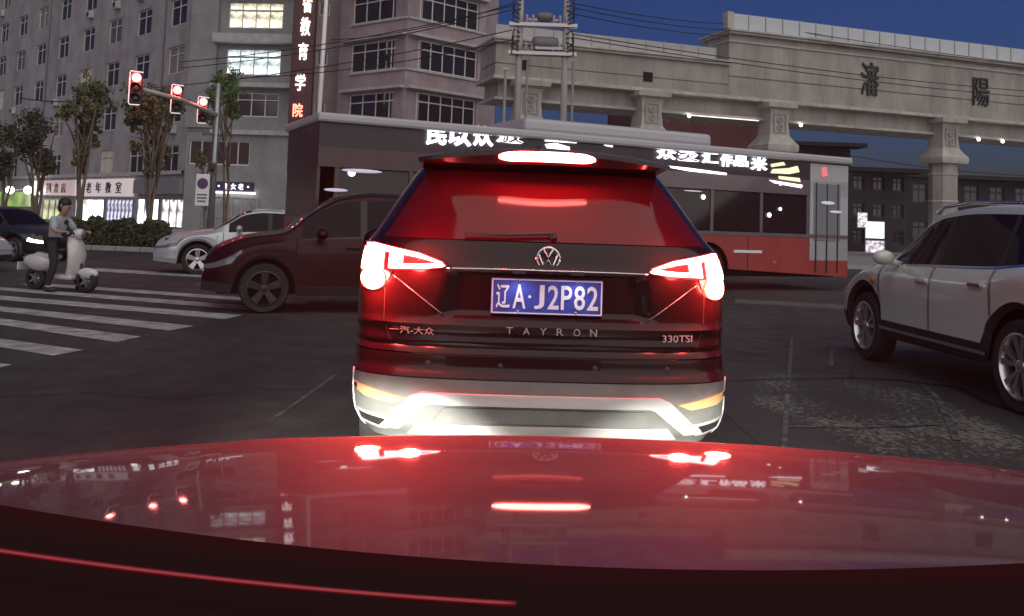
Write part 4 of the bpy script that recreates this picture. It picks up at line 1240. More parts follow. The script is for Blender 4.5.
def nd(p, r, par=None):
    nodes.append((tuple(V(*p)), r * K if not isinstance(r, tuple) else tuple(q * K for q in r)))
    if par is not None: edges.append((par, len(nodes) - 1))
    return len(nodes) - 1
pel = nd((-.18, 0, .86), .13); sp = nd((-.16, 0, 1.03), .125, pel); ch_ = nd((-.11, 0, 1.2), .13, sp); nk0 = nd((-.08, 0, 1.34), .06, ch_); nk = nd((-.055, 0, 1.38), .055, nk0)
hd1 = nd((-.005, 0, 1.45), .085, nk); hd2 = nd((0, 0, 1.54), .095, hd1); hd3 = nd((-.015, 0, 1.61), .078, hd2)
wr = {}
for sy in (-1, 1):
    s_ = nd((-.1, sy * .17, 1.3), .062, ch_); e_ = nd((.02, sy * .26, 1.08), .045, s_); w_ = nd((.2, sy * .28, 1.06), .03, e_); pa_ = nd((.26, sy * .28, 1.065), .034, w_)
    for k in range(4):
        q = (k - 1.5) * .017
        f1 = nd((.30, sy * .28 + q, 1.075), .0095, pa_); f2 = nd((.325, sy * .28 + q, 1.05 - .003 * k), .0085, f1); nd((.305, sy * .28 + q, 1.025), .0075, f2)
    th = nd((.255, sy * .235, 1.05), .011, pa_); nd((.285, sy * .225, 1.03), .009, th)
    h_ = nd((-.14, sy * .1, .83), .085, pel); k_ = nd((.05, sy * .25, .5 if sy < 0 else .56), .058, h_); a_ = nd((-.02 if sy < 0 else .12, sy * .3, .1), .04, k_); nd((.14 if sy < 0 else .26, sy * .32, .045), .033, a_)
skinned('body', nodes, edges, SKIN, pr)
def sub(nm, ids, grow, m):
    sel = [(nodes[i][0], nodes[i][1] + grow) for i in ids]; mp = {i: k for k, i in enumerate(ids)}
    return skinned(nm, sel, [(mp[a], mp[b_]) for a, b_ in edges if a in mp and b_ in mp], m, pr)
def idx(p): return min(range(len(nodes)), key=lambda i: (Vector(nodes[i][0]) - V(*p)).length)
sh_ids = [pel, sp, ch_, nk0] + [idx((-.1, s * .17, 1.3)) for s in (-1, 1)] + [idx((.02, s * .26, 1.08)) for s in (-1, 1)]
sub('shirt', sh_ids, .018, SHIRT)
sub('trousers', [pel] + [idx((-.14, s * .1, .83)) for s in (-1, 1)] + [idx((.05, s * .25, .53)) for s in (-1, 1)] + [idx((-.02, -.3, .1)), idx((.12, .3, .1))], .016, TROU)
for sy in (-1, 1):
    x = -.02 if sy < 0 else .12
    b = MB(); b.ball(V(x + .07, sy * .31, .05), [q * K for q in (.14, .055, .05)], 12, 8); b.build('shoe', SCB, pr, smooth=True)
b = MB(); b.ball(V(-.025, 0, 1.575), [q * K for q in (.112, .108, .105)], 16, 10); b.ball(V(-.06, 0, 1.5), [q * K for q in (.085, .1, .11)], 14, 8); b.build('hair', HAIR, pr, smooth=True)
b = MB(); b.ball(V(.092, 0, 1.53), (.013, .011, .018), 8, 6); b.build('nose', SKIN, pr, smooth=True)
for sy in (-1, 1):
    b = MB(); b.ball(V(.078, sy * .034, 1.56), (.008, .013, .007), 8, 6); b.build('eye', SCB, pr)
    b = MB(); b.ball(V(-.015, sy * .095, 1.53), (.02, .012, .03), 8, 6); b.build('ear', SKIN, pr, smooth=True)
b = MB(); b.ball(V(.08, 0, 1.485), (.008, .025, .006), 8, 5); b.build('mouth', mat('lips', (.25, .09, .08), .5), pr)

# ------------------------------------------------------------------ bus crossing the junction
B0_ = Vector((-3.4, 15.77)); B1_ = Vector((8.02, 21.4)); bL = (B1_ - B0_).length; bang = math.atan2((B1_ - B0_).y, (B1_ - B0_).x)
bus = thing('bus', 'grey and red city bus with a bright sign band, crossing behind the black crossover', 'bus', (B0_.x, B0_.y, 0), bang)
bn = Vector((math.sin(bang), -math.cos(bang), 0))      # outward side normal
def busP(px, py, off=0.0):
    d = ray(px, py); o3 = Vector((B0_.x, B0_.y, 0)) + bn * off
    t_ = (o3 - Vector((0, 0, CAMH))).dot(bn) / d.dot(bn)
    p = Vector((0, 0, CAMH)) + d * t_ - Vector((B0_.x, B0_.y, 0))
    return (p.x * math.cos(bang) + p.y * math.sin(bang), -off, p.z)
BUSR = mat('bus_red', (0.30, 0.035, 0.03), 0.35, coat=0.4, noise=(1.5, 0.2))
BUSG = mat('bus_grey', (0.12, 0.085, 0.10), 0.3, coat=0.4, noise=(1.5, 0.15))
BUSM = mat('bus_flare_maroon', (0.05, 0.014, 0.018), 0.35, coat=0.3, noise=(1.5, 0.2))  # grey upper body reddened: lens glare put into the paint colour
BUSW = mat('bus_roof_pale', (0.4, 0.39, 0.41), 0.4, coat=0.3)
BUSGL = mat('bus_glass', (0.014, 0.012, 0.016), 0.05, spec=0.4)
BH = 3.15; BW = 2.5
def bb(name, x0, x1, y0, y1, z0, z1, m, bev=0.0): return MB().box(((x0 + x1) / 2, (y0 + y1) / 2, (z0 + z1) / 2), (x1 - x0, y1 - y0, z1 - z0)).build(name, m, bus, bevel=bev)
# lower body with wheel arches
ax = (2.5, 8.6); Rb = .48; Ra_ = .58
pts = [(0, .32)]
for a in ax:
    for k in range(13):
        an = math.pi * (1 - k / 12); pts.append((a + Ra_ * math.cos(an), max(.32, Rb + Ra_ * math.sin(an))))
pts += [(bL, .32), (bL, 1.22), (0, 1.22)]
MB().prism(pts, .05).build('lower_side', BUSR, bus)
M2 = Matrix.Translation((0, BW - .05, 0)); MB().prism(pts, .05, M2).build('lower_side', BUSR, bus)
bb('underframe', .1, bL - .1, .35, BW - .35, .3, 1.2, DARKIN)
bb('rear_panel', 0, .05, .05, BW - .05, .32, 1.22, BUSR); bb('front_panel', bL - .05, bL, .05, BW - .05, .32, 1.22, BUSG)
bb('waist_strip', 0, bL, -.015, BW + .015, 1.22, 1.3, BUSG)
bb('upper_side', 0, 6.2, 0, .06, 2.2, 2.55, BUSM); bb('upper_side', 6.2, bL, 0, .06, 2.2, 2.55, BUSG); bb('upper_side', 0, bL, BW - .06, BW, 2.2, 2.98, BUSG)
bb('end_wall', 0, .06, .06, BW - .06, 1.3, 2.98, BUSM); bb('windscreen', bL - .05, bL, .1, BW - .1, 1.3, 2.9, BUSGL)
bb('cove_panel', 0, bL, 0.02, .1, 2.55, 2.98, mat('sign_band_dark', (0.02, 0.012, 0.02), 0.3))
bb('roof', -.06, bL + .06, -.1, BW + .1, 2.98, BH, BUSW, .05)
bb('roof_unit', 4.2, 8.9, .3, BW - .3, BH, BH + .3, BUSW, .09)
bb('interior', .3, bL - .3, .5, BW - .2, 1.2, 2.9, DARKIN)
nwin = 8; x0 = .35; ww = (bL - 1.6) / nwin
wm = MB().box((0, 0, 0), (ww - .09, .03, .86)).mesh('side_window', BUSGL)
for i in range(nwin): link('side_window', wm, bus, (x0 + (i + .5) * ww, .05, 1.75))
pm_ = MB().box((0, 0, 0), (.08, .055, .9)).mesh('window_pillar', BUSG)
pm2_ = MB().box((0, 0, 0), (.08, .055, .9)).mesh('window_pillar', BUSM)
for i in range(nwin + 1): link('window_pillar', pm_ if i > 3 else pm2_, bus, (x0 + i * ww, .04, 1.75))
bb('front_corner', bL - 1.2, bL, .0, .07, .7, 2.95, mat('bus_pale_front', (0.42, 0.42, 0.44), 0.4))
bb('door_glass', bL - 1.1, bL - .25, -.012, .02, 1.15, 2.5, mat('bus_door_glass', (0.2, 0.22, 0.24), 0.15), .02)
for a in ax:
    for y in (.16, BW - .16):
        wb = MB().lathe([(.3, -.13), (.46, -.13), (Rb, -.08), (Rb, .08), (.46, .13), (.3, .13)], 'Y', 30, cap=False)
        o = link('wheel', wb.mesh('wheel', RUBBER, smooth=True, auto=40), bus, (a, y, Rb))
        link('hub', MB().lathe([(.31, -.1), (.28, -.13), (.15, -.13), (.12, -.06), (.05, -.06)][::1], 'Y', 24).mesh('hub', ALLOY, smooth=True, auto=30), o, rot=(math.pi if y < 1 else 0, 0, 0))
for x in (1.0, 4.2, 7.0, 10.4): bb('side_marker', x, x + .12, -.02, .01, .62, .68, mat('side_marker_amber', (.4, .15, .02), .3))
bb('trim_strip', 9.3, 10.1, -.015, .01, .84, .9, mat('trim_white', (.75, .75, .75), .4))
# lit sign band: the blurred bright marks on it
SGW = lit('band_sign_white', (0.93, 0.93, 1.0), 1.4)
SGD = lit('reflection_glow', (0.7, 0.65, 0.85), 0.28)
SGY = lit('band_sign_yellow', (0.95, 0.9, 0.5), 0.55)
def mark(poly, m):
    pts_ = [busP(x, y, .03) for x, y in poly]
    P3 = [(p[0], p[2]) for p in pts_]
    ar = sum(P3[i][0] * P3[(i + 1) % len(P3)][1] - P3[(i + 1) % len(P3)][0] * P3[i][1] for i in range(len(P3)))
    if ar > 0: P3 = P3[::-1]
    MB().prism(P3, .04, Matrix.Translation((0, -.02, 0))).build('glow_mark', m, bus)
def glyph(ch, px0, px1, py0, py1, m):
    a = busP(px0, py0, .03); b_ = busP(px1, py1, .03)
    link('sign_character', text_mesh(ch, abs(b_[0] - a[0]), abs(a[2] - b_[2]), .04, m, 'sign_character', bold=.03), bus, ((a[0] + b_[0]) / 2, -.03, (a[2] + b_[2]) / 2))
for a in (('民', 427, 446, 123, 146), ('以', 449, 471, 124, 147), ('炊', 474, 493, 125, 147), ('放', 497, 523, 128, 144)): glyph(*a, SGW)
for q in ([(546, 133), (556, 133), (566, 134), (566, 136), (546, 136)], [(546, 138), (566, 138), (577, 140), (577, 143), (546, 141)], [(546, 144), (556, 143), (570, 147), (570, 150), (548, 148)],
          [(572, 134), (577, 135), (576, 137), (571, 136)], [(580, 141), (589, 141), (589, 142.5), (580, 142.5)], [(592, 136), (604, 138), (613, 140), (613, 147), (608, 146), (597, 142)]):
    mark(q, SGW)
for a in (('众', 657, 676, 146, 160), ('炎', 678, 699, 148, 162), ('汇', 702, 718, 151, 164), ('作', 721, 732, 153, 167), ('品', 734, 748, 155, 167), ('米', 751, 767, 157, 171)): glyph(*a, SGW)
for q in ([(772, 164), (784, 162), (786, 165), (773, 167)], [(774, 169), (790, 168), (798, 166), (800, 172), (790, 174), (772, 173)], [(780, 176), (800, 178), (801, 182), (780, 179)]):
    mark(q, SGY)
for q in ([(652, 164), (690, 168), (727, 173), (727, 175), (690, 171)], [(770, 180), (803, 185), (802, 188), (775, 183)]): mark(q, SGW)  # reflected light line under the lettering, painted as glowing strips
mark([(822, 168), (827, 167), (828, 176), (823, 177)], lit('bus_marker_red', (1, .1, .1), .35))
# small interior lights in the windows; the leftmost is a painted reflection
for px, py, r_ in ((704, 197, .06), (781, 209, .045), (770, 215, .06), (781, 184, .04), (352, 173, .07)):
    x, y, z = busP(px, py, .02); MB().ball((x, -.0, z), (r_, .02, r_ * .9), 10, 6).build('light_spot', SGW, bus)
for x_, y_, rx_, rz_ in ((362, 171, .38, .035), (336, 190, .22, .03), (828, 203, .22, .04), (836, 212, .2, .03), (693, 191, .25, .015)):  # reflections on the bus side, put in as glowing streaks
    p = busP(x_, y_, .03); b = MB(); b.ball(p, (rx_, .02, rz_), 16, 8); b.build('reflection_streak', SGD, bus, smooth=True)

for x in (1.3, 3.9, 5.4, 6.9, 7.4, 9.7): bb('panel_seam', x - .008, x + .008, -.004, .006, .34, 1.21, DARKIN)
for x in (bL - 1.02, bL - .68, bL - .34): bb('door_edge', x - .015, x + .015, -.02, .02, .42, 2.5, BLACKP)
bb('handrail', 1.0, bL - 1.6, .12, .15, 1.62, 1.66, METALG)
for i in range(7): bb('seat_back', 1.2 + 1.45 * i, 1.3 + 1.45 * i, .3, .75, 1.2, 1.75, mat('seat_fabric', (.05, .04, .08), .8))
# ------------------------------------------------------------------ black crossover ahead (rear view)
PBLK = mat('paint_dark_maroon', (0.012, 0.004, 0.005), 0.22, 0.0, coat=0.25, spec=0.2)
BUMPG = mat('bumper_grey_plastic', (0.15, 0.155, 0.145), 0.5, noise=(5, 0.25), bump=(220, 0.06))
SKID = mat('skid_silver', (0.62, 0.62, 0.6), 0.32, 0.35)
RGL = mat('rear_glass_dusty_glow', (0.12, 0.005, 0.008), 0.07, spec=0.3, rnoise=0.03)  # red brake light glow put into the colour of the dusty glass
LENS = mat('lamp_lens_red', (0.14, 0.006, 0.008), 0.08)
TAILHOT = mat('tail_lamp_hot', (0.8, 0.2, 0.2), 0.3, emit=(1.0, 0.13, 0.13), es=22)
TAILBULB = mat('tail_bulb_hot', (0.8, 0.3, 0.2), 0.3, emit=(1.0, 0.2, 0.1), es=18)
BRAKE3 = mat('brake_bar_hot', (0.8, 0.2, 0.2), 0.3, emit=(1.0, 0.12, 0.10), es=40)
SX, SY = 0.19, 4.19
suv = thing('crossover_car', 'black crossover stopped directly ahead with brake lights on and a blue number plate', 'car', (SX, SY, 0), R(2.6))
suv.scale = (1.045, 1, 1)
WT = [(.30, .80), (.36, .848), (.45, .872), (.6, .878), (.75, .874), (.95, .878), (1.1, .872), (1.2, .852), (1.26, .815), (1.36, .765), (1.5, .69), (1.6, .63), (1.66, .56), (1.705, .40)]
YT = [(.30, .06), (.38, .012), (.48, 0), (.6, .0), (.64, .03), (.7, .035), (.8, .055), (.95, .05), (1.08, .045), (1.14, .075), (1.22, .12), (1.26, .16), (1.4, .30), (1.55, .43), (1.62, .50), (1.705, .62)]
LR = .42
def Sy(x, z):
    w_ = interp(WT, z); y = interp(YT, z)
    u = min(.9995, abs(x) / w_)
    y += LR * (1 - (1 - u ** 3.2) ** (1 / 3.2))
    # plate recess
    rx = 1 - sstep(.40, .47, abs(x) + (1.0 - z) * -.25)
    rz_ = sstep(.865, .89, z) * (1 - sstep(1.075, 1.09, z))
    y += .035 * rx * rz_
    # horizontal creases
    y -= .012 * math.exp(-((z - 1.105) / .012) ** 2) * (1 - sstep(.5, .6, abs(x)))
    y -= .014 * math.exp(-((z - .835) / .016) ** 2)
    y += .014 * math.exp(-((z - .735) / .012) ** 2)
    return y
def grid_shell(name, zs, m, front=True):
    us = [-1 + 2 * k / 90 for k in range(91)]
    b = MB(); n = 0
    ysd = [.5, .62, .74, .8, .9, 1.0, 1.1, 1.2, 1.3, 1.4, 1.5, 1.65, 2.0, 2.5, 3.0, 3.2, 3.4, 3.6, 3.8, 4.0, 4.2, 4.4, 4.55]
    rows = []
    for z in zs:
        w_ = interp(WT, z); row = []
        side = []
        yfront = interp([(.3, 4.5), (.9, 4.5), (1.0, 4.1), (1.06, 3.5), (1.3, 3.0), (1.5, 2.6), (1.66, 2.2), (1.705, 1.8)], z)
        y0_ = interp(YT, z) + LR
        for q in ysd:
            f = (q - .5) / 4.05; y = y0_ + (yfront - y0_) * f
            wx = w_ * (1 + .018 * math.sin(math.pi * min(1, f * 1.2))) * (1 - .2 * max(0, (f - .85) / .15) ** 2)
            zz = z
            for a in (.98, 3.66):
                if abs(y - a) < .43 and z < 1.0:
                    zb = .36 + math.sqrt(max(0, .43 ** 2 - (y - a) ** 2)); zb = max(.30, zb)
                    zz = max(z, zb + (z - .30) / .7 * (1.0 - zb)) if zb > .30 else z
            side.append((wx, y, zz))
        L_ = [Vector((-a, y, c)) for a, y, c in side[::-1]]
        mid_ = []
        for u in us:
            x = w_ * math.sin(u * math.pi / 2) ** 1 * .9995
            mid_.append(Vector((x, Sy(x, z), z)))
        R_ = [Vector((a, y, c)) for a, y, c in side]
        rows.append(L_ + mid_ + R_)
    n = len(rows[0]); vs = [p for r in rows for p in r]; fs = []
    for i in range(len(rows) - 1):
        for k in range(n - 1): fs.append((i * n + k, i * n + k + 1, (i + 1) * n + k + 1, (i + 1) * n + k))
        fs.append((i * n + n - 1, i * n, (i + 1) * n, (i + 1) * n + n - 1))
    b.add(vs, fs)
    return b, rows
def frange(a, b, s):
    n = max(1, int(round((b - a) / s))); return [a + (b - a) * k / n for k in range(n + 1)]
def build_shell(name, zs, m, cap=False):
    b, rows = grid_shell(name, zs, m)
    if cap: b.add(rows[-1], [tuple(range(len(rows[-1])))])
    return b.build(name, m, suv, smooth=True, auto=40)
build_shell('bumper', frange(.30, .595, .02), BUMPG)
build_shell('bumper_cover', frange(.60, .70, .0125), PBLK)
build_shell('body', frange(.706, 1.705, .0148), PBLK, cap=True)
MB().box((0, 2.4, .5), (1.5, 4.0, .5)).box((0, 2.0, .31), (1.5, 3.4, .06)).build('underbody', DARKIN, suv)
for y in (.98, 3.66):
    for sx in (-1, 1): put_wheel(suv, sx * .765, y, .36, .22, 'double')

def patch(name, poly, off, m, parent=None, step=.03, thick=.03, smooth=True):
    """2D outline (x,z) in rear view laid on the rear surface, with thickness"""
    bm = bmesh.new()
    vs = [bm.verts.new((p[0], 0, p[1])) for p in poly]
    f = bm.faces.new(vs); bm.normal_update()
    if f.normal.y > 0: f.normal_flip()
    x0, x1 = min(p[0] for p in poly), max(p[0] for p in poly); z0, z1 = min(p[1] for p in poly), max(p[1] for p in poly)
    for k in range(1, int((x1 - x0) / step) + 1):
        bmesh.ops.bisect_plane(bm, geom=bm.verts[:] + bm.edges[:] + bm.faces[:], plane_co=(x0 + k * step, 0, 0), plane_no=(1, 0, 0))
    for k in range(1, int((z1 - z0) / step) + 1):
        bmesh.ops.bisect_plane(bm, geom=bm.verts[:] + bm.edges[:] + bm.faces[:], plane_co=(0, 0, z0 + k * step), plane_no=(0, 0, 1))
    for v in bm.verts: v.co.y = Sy(v.co.x, v.co.z) - off
    be = [e for e in bm.edges if len(e.link_faces) == 1]
    r = bmesh.ops.extrude_edge_only(bm, edges=be)
    for v in r['geom']:
        if isinstance(v, bmesh.types.BMVert): v.co.y += thick
    bmesh.ops.triangulate(bm, faces=[q for q in bm.faces if len(q.verts) > 4])
    bmesh.ops.recalc_face_normals(bm, faces=bm.faces)
    me = bpy.data.meshes.new(name); bm.to_mesh(me); bm.free()
    me.materials.append(m)
    if smooth:
        me.polygons.foreach_set('use_smooth', [True] * len(me.polygons)); me.set_sharp_from_angle(angle=R(35))
    # make sure the visible face looks back
    s_ = sum(p.normal.y * p.area for p in me.polygons)
    if s_ > 0: me.flip_normals()
    return link(name, me, parent or suv)
def strip(name, path, wd, off, m, parent=None):
    b = MB()
    P = []
    for i in range(len(path) - 1):
        n_ = max(1, int((Vector(path[i + 1]) - Vector(path[i])).length / .03))
        for k in range(n_ + (i == len(path) - 2)): P.append(Vector(path[i]).lerp(Vector(path[i + 1]), k / n_))
    b.tube([(p.x, Sy(p.x, p.y) - off, p.y) for p in P], wd / 2, 6)
    return b.build(name, m, parent or suv, smooth=True)
def mir(poly): return [(-x, z) for x, z in poly]

# rear window, spoiler with the third brake light
gw = lambda z: interp(WT, z) - .075
gl = [(-gw(1.235), 1.235), (gw(1.235), 1.235)] + [(gw(z), z) for z in (1.3, 1.4, 1.5, 1.58)] + [(-gw(z), z) for z in (1.58, 1.5, 1.4, 1.3)]
patch('rear_window', gl, .006, RGL, step=.04)
b = MB()
sec = []
for x in [(-.62 + 1.24 * k / 40) for k in range(41)]:
    e = 1 - (abs(x) / .62) ** 3
    c = .03 * (abs(x) / .62) ** 2
    zt = 1.70 - .05 * (abs(x) / .62) ** 2.2
    yb = .30 + .10 * (abs(x) / .62) ** 2
    sec.append([(x, yb + .5, zt + .012), (x, yb + .12, zt + .006), (x, yb + .015, zt - .012), (x, yb, zt - .035), (x, yb + .012, zt - .02 - .065 * e), (x, yb + .2, zt - .03 - .07 * e), (x, yb + .5, zt - .05)])
vs = [p for s_ in sec for p in s_]; fs = []
for i in range(40):
    for k in range(6): fs.append((i * 7 + k, i * 7 + k + 1, i * 7 + 8 + k, i * 7 + 7 + k))
fs += [tuple(range(7)), tuple(40 * 7 + k for k in range(6, -1, -1))]
b.add(vs, fs); sp_ = b.build('roof_spoiler', PBLK, suv, smooth=True, fix=True, auto=35)
b = MB(); vs = []; fs = []
N_ = 30
for k in range(N_ + 1):
    x = -.232 + .464 * k / N_; zt = 1.70 - .05 * (abs(x) / .62) ** 2.2; yb = .30 + .10 * (abs(x) / .62) ** 2
    hh = .023 * (1 - (abs(x) / .24) ** 8) + .002
    for zz, yo in ((zt - .045 - hh, -.004), (zt - .045 - hh * .7, -.014), (zt - .045 + hh * .7, -.014), (zt - .045 + hh, -.004)): vs.append((x, yb + yo, zz))
for k in range(N_):
    for q in range(3): fs.append((k * 4 + q, k * 4 + q + 1, k * 4 + q + 5, k * 4 + q + 4))
b.add(vs, fs); b.build('high_brake_light', BRAKE3, suv, smooth=True, fix=True)
b = MB(); b.tube([(x, Sy(x, z) - .03, z) for x, z in ((.02, 1.275), (-.2, 1.262), (-.38, 1.258))], .009, 6); b.tube([(.02, Sy(.02, 1.275) - .03, 1.275), (.03, Sy(.03, 1.25) - .01, 1.25)], .016, 8)
b.build('rear_wiper', BLACKP, suv)

# tail lamps
for sx, q in ((-1, 'left'), (1, 'right')):
    house = [(.862, 1.205), (.80, 1.212), (.70, 1.19), (.58, 1.168), (.47, 1.13), (.452, 1.108), (.56, 1.088), (.70, 1.078), (.72, 1.03), (.80, .985), (.865, .985)]
    P_ = house if sx > 0 else mir(house)
    lp = patch('tail_lamp', P_, .008, LENS, step=.025)
    band = [(.858, 1.198), (.81, 1.203), (.715, 1.182), (.715, 1.168), (.60, 1.158), (.50, 1.132), (.468, 1.112), (.56, 1.098), (.715, 1.095), (.735, 1.15), (.85, 1.165)]
    # outer loop with a dark slot left open in it
    up_ = [(.858, 1.198), (.80, 1.203), (.70, 1.184), (.58, 1.162), (.475, 1.124), (.475, 1.112), (.515, 1.127), (.60, 1.146), (.70, 1.160), (.80, 1.174), (.858, 1.17)]
    lo_ = [(.462, 1.110), (.475, 1.104), (.56, 1.094), (.72, 1.088), (.72, 1.112), (.60, 1.112), (.52, 1.119), (.475, 1.120)]
    md_ = [(.655, 1.112), (.72, 1.112), (.72, 1.164), (.655, 1.153)]
    bl_ = [(.858, 1.172), (.80, 1.176), (.745, 1.168), (.745, 1.075), (.858, 1.075)]
    for nm, pl_ in (('lamp_band', up_), ('lamp_band', lo_), ('lamp_band', md_), ('lamp_band', bl_)):
        patch(nm, pl_ if sx > 0 else mir(pl_), .016, TAILHOT, lp, step=.02, thick=.012)
    cx, cz, rx_, rz_ = (.795, 1.035, .062, .052)
    ell = [(cx + rx_ * math.cos(a) * (1), cz + rz_ * math.sin(a)) for a in [2 * math.pi * k / 20 for k in range(20)]]
    patch('brake_bulb', ell if sx > 0 else mir(ell), .018, TAILBULB, lp, step=.02, thick=.014)
    # light thrown by the lamp
    for (lx, lz, en) in ((.80, 1.05, 9.0), (.60, 1.12, 4.0)):
        for kind, mul in (('SPOT', 15), ('POINT', 4.0 if sx < 0 else 2.0)):
            pl = bpy.data.lights.new('tail_lamp_light', kind); pl.energy = en * mul; pl.color = (1, .05, .04); pl.shadow_soft_size = .05
            if kind == 'SPOT': pl.spot_size = R(165); pl.spot_blend = .6
            lo = bpy.data.objects.new('tail_lamp_light', pl); COL.objects.link(lo); lo.parent = lp
            lo.location = (sx * lx, Sy(lx, lz) - (.05 if kind == 'SPOT' else .08), lz); lo.rotation_euler = (R(90), 0, R(180) + sx * R(14))

# tailgate shut lines and trim
strip('shut_line', [(-.452, 1.100), (-.3, 1.103), (.3, 1.103), (.452, 1.100)], .007, .003, CHROME)
strip('shut_line', [(-.73, 1.0), (-.73, .85), (-.70, .76), (-.66, .742), (.66, .742), (.70, .76), (.73, .85), (.73, 1.0)], .008, -.002, DARKIN)
strip('crease_trim', [(-.60, .70), (.60, .70)], .006, .001, DARKIN)
for sx in (-1, 1):
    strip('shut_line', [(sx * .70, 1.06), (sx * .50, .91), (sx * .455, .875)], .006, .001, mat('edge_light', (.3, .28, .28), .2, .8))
# number plate with lettering
pt = patch('number_plate', [(-.252, .895), (.252, .895), (.252, 1.062), (-.252, 1.062)], .012, mat('plate_blue', (0.05, 0.075, 0.42), 0.35, noise=(14, 0.25)), thick=.012)
PW = mat('plate_lettering', (0.75, 0.78, 0.85), 0.4)
yp = Sy(0, .98) - .012
for p0, p1 in (((-.246, .901), (.246, .901)), ((-.246, 1.056), (.246, 1.056)), ((-.246, .901), (-.246, 1.056)), ((.246, .901), (.246, 1.056))):
    MB().bar((p0[0], yp - .002, p0[1]), (p1[0], yp - .002, p1[1]), .006, .005).build('plate_border', PW, pt)
for ch, x, wd in (('辽', -.198, .062), ('A', -.125, .058), ('·', -.078, .014), ('J', -.035, .046), ('2', .028, .05), ('P', .088, .05), ('8', .147, .05), ('2', .206, .05)):
    link('plate_character', text_mesh(ch, wd, .112 if ch != '·' else .014, .005, PW, 'plate_character', bold=.012), pt, (x, yp - .003, .978))
for x in (-.13, .13):
    for z in (.908, 1.05): MB().lathe([(.006, 0), (.006, .006), (.003, .008)], 'Y', 10, (x, yp - .0, z)).build('plate_screw', CHROME, pt)
    pl = bpy.data.lights.new('plate_lamp', 'SPOT'); pl.energy = 0.7; pl.color = (.85, .88, 1); pl.shadow_soft_size = .015; pl.spot_size = R(150); pl.spot_blend = .8
    lo = bpy.data.objects.new('plate_lamp', pl); COL.objects.link(lo); lo.parent = suv; lo.location = (x, yp - .05, 1.085); lo.rotation_euler = (R(-12), 0, 0)
    MB().box((x, yp - .03, 1.092), (.06, .05, .012)).build('plate_lamp_cover', BLACKP, suv)
# badge ring with letters V over W
b = MB(); cy = Sy(0, 1.155) - .012; cz = 1.158; r_ = .052
b.tube([(r_ * math.cos(a), cy, cz + r_ * math.sin(a)) for a in [2 * math.pi * k / 28 for k in range(29)]], .006, 8)
b.tube([(-.022, cy, cz + .046), (-.0, cy, cz + .004), (.022, cy, cz + .046)], .005, 6)
b.tube([(-.044, cy, cz + .024), (-.02, cy, cz - .042), (0, cy, cz - .004), (.02, cy, cz - .042), (.044, cy, cz + .024)], .005, 6)
b.build('badge', CHROME, suv, smooth=True)
BADGE = mat('badge_silver', (.7, .7, .7), .25, .7)
for s_, x, z, wd, hh in (('一汽-大众', -.60, .805, .21, .034), ('330TSI', .60, .80, .15, .032)):
    me = text_mesh(s_, wd, hh, .006, BADGE, 'badge_lettering')
    link('badge_lettering', me, suv, (x, Sy(x, z) - .006, z), (0, 0, (-.0 if x < 0 else .0) + math.atan((Sy(x + .05, z) - Sy(x - .05, z)) / .1)))
for i, ch in enumerate('TAYRON'):
    x = -.165 + .075 * i; link('badge_lettering', text_mesh(ch, .03, .032, .006, BADGE, 'badge_lettering'), suv, (x, Sy(x, .822) - .014, .822))
# bumper: silver skid frame, reflectors, exhaust trims
sk = [(-.545, .535), (.51, .535), (.56, .515), (.72, .36), (.63, .36), (.485, .478), (.46, .485), (-.50, .485), (-.525, .478), (-.64, .36), (-.73, .36), (-.60, .515)]
patch('skid_frame', sk, .03, SKID, step=.04, thick=.05)
patch('lower_valance', [(-.60, .335), (.60, .335), (.55, .395), (-.55, .395)], .018, SKID, step=.05, thick=.04)
patch('centre_panel', [(-.49, .405), (.49, .405), (.44, .47), (-.44, .47)], .010, BUMPG, step=.05, thick=.03)
REFL = mat('reflector_amber', (.75, .5, .22), .25)
for sx in (-1, 1):
    P_ = [(.60, .50), (.80, .535), (.862, .542), (.866, .515), (.80, .49), (.66, .475)]
    patch('reflector', P_ if sx > 0 else mir(P_), .008, REFL, step=.03, thick=.02)
    P_ = [(.845, .515), (.862, .517), (.862, .538), (.845, .536)]
    patch('reflector_end', P_ if sx > 0 else mir(P_), .014, TAILOFF, step=.03, thick=.02)
    P_ = [(.665, .405), (.855, .43), (.835, .375), (.73, .345), (.695, .345)]
    patch('exhaust_trim', P_ if sx > 0 else mir(P_), .012, SKID, step=.03, thick=.03)
    P_ = [(.70, .395), (.83, .412), (.815, .38), (.73, .36)]
    patch('exhaust_opening', P_ if sx > 0 else mir(P_), .016, DARKIN, step=.03, thick=.02)
    strip('bumper_edge', [(sx * .868, .60), (sx * .872, .52), (sx * .855, .42), (sx * .80, .34)], .012, .006, SKID)
b = MB()
for x in (-.52, -.2, .22, .55): b.lathe([(.012, 0), (.012, .004), (.008, .006)], 'Y', 12, (x, Sy(x, .66) - .0, .66))
b.build('parking_sensors', BLACKP, suv)
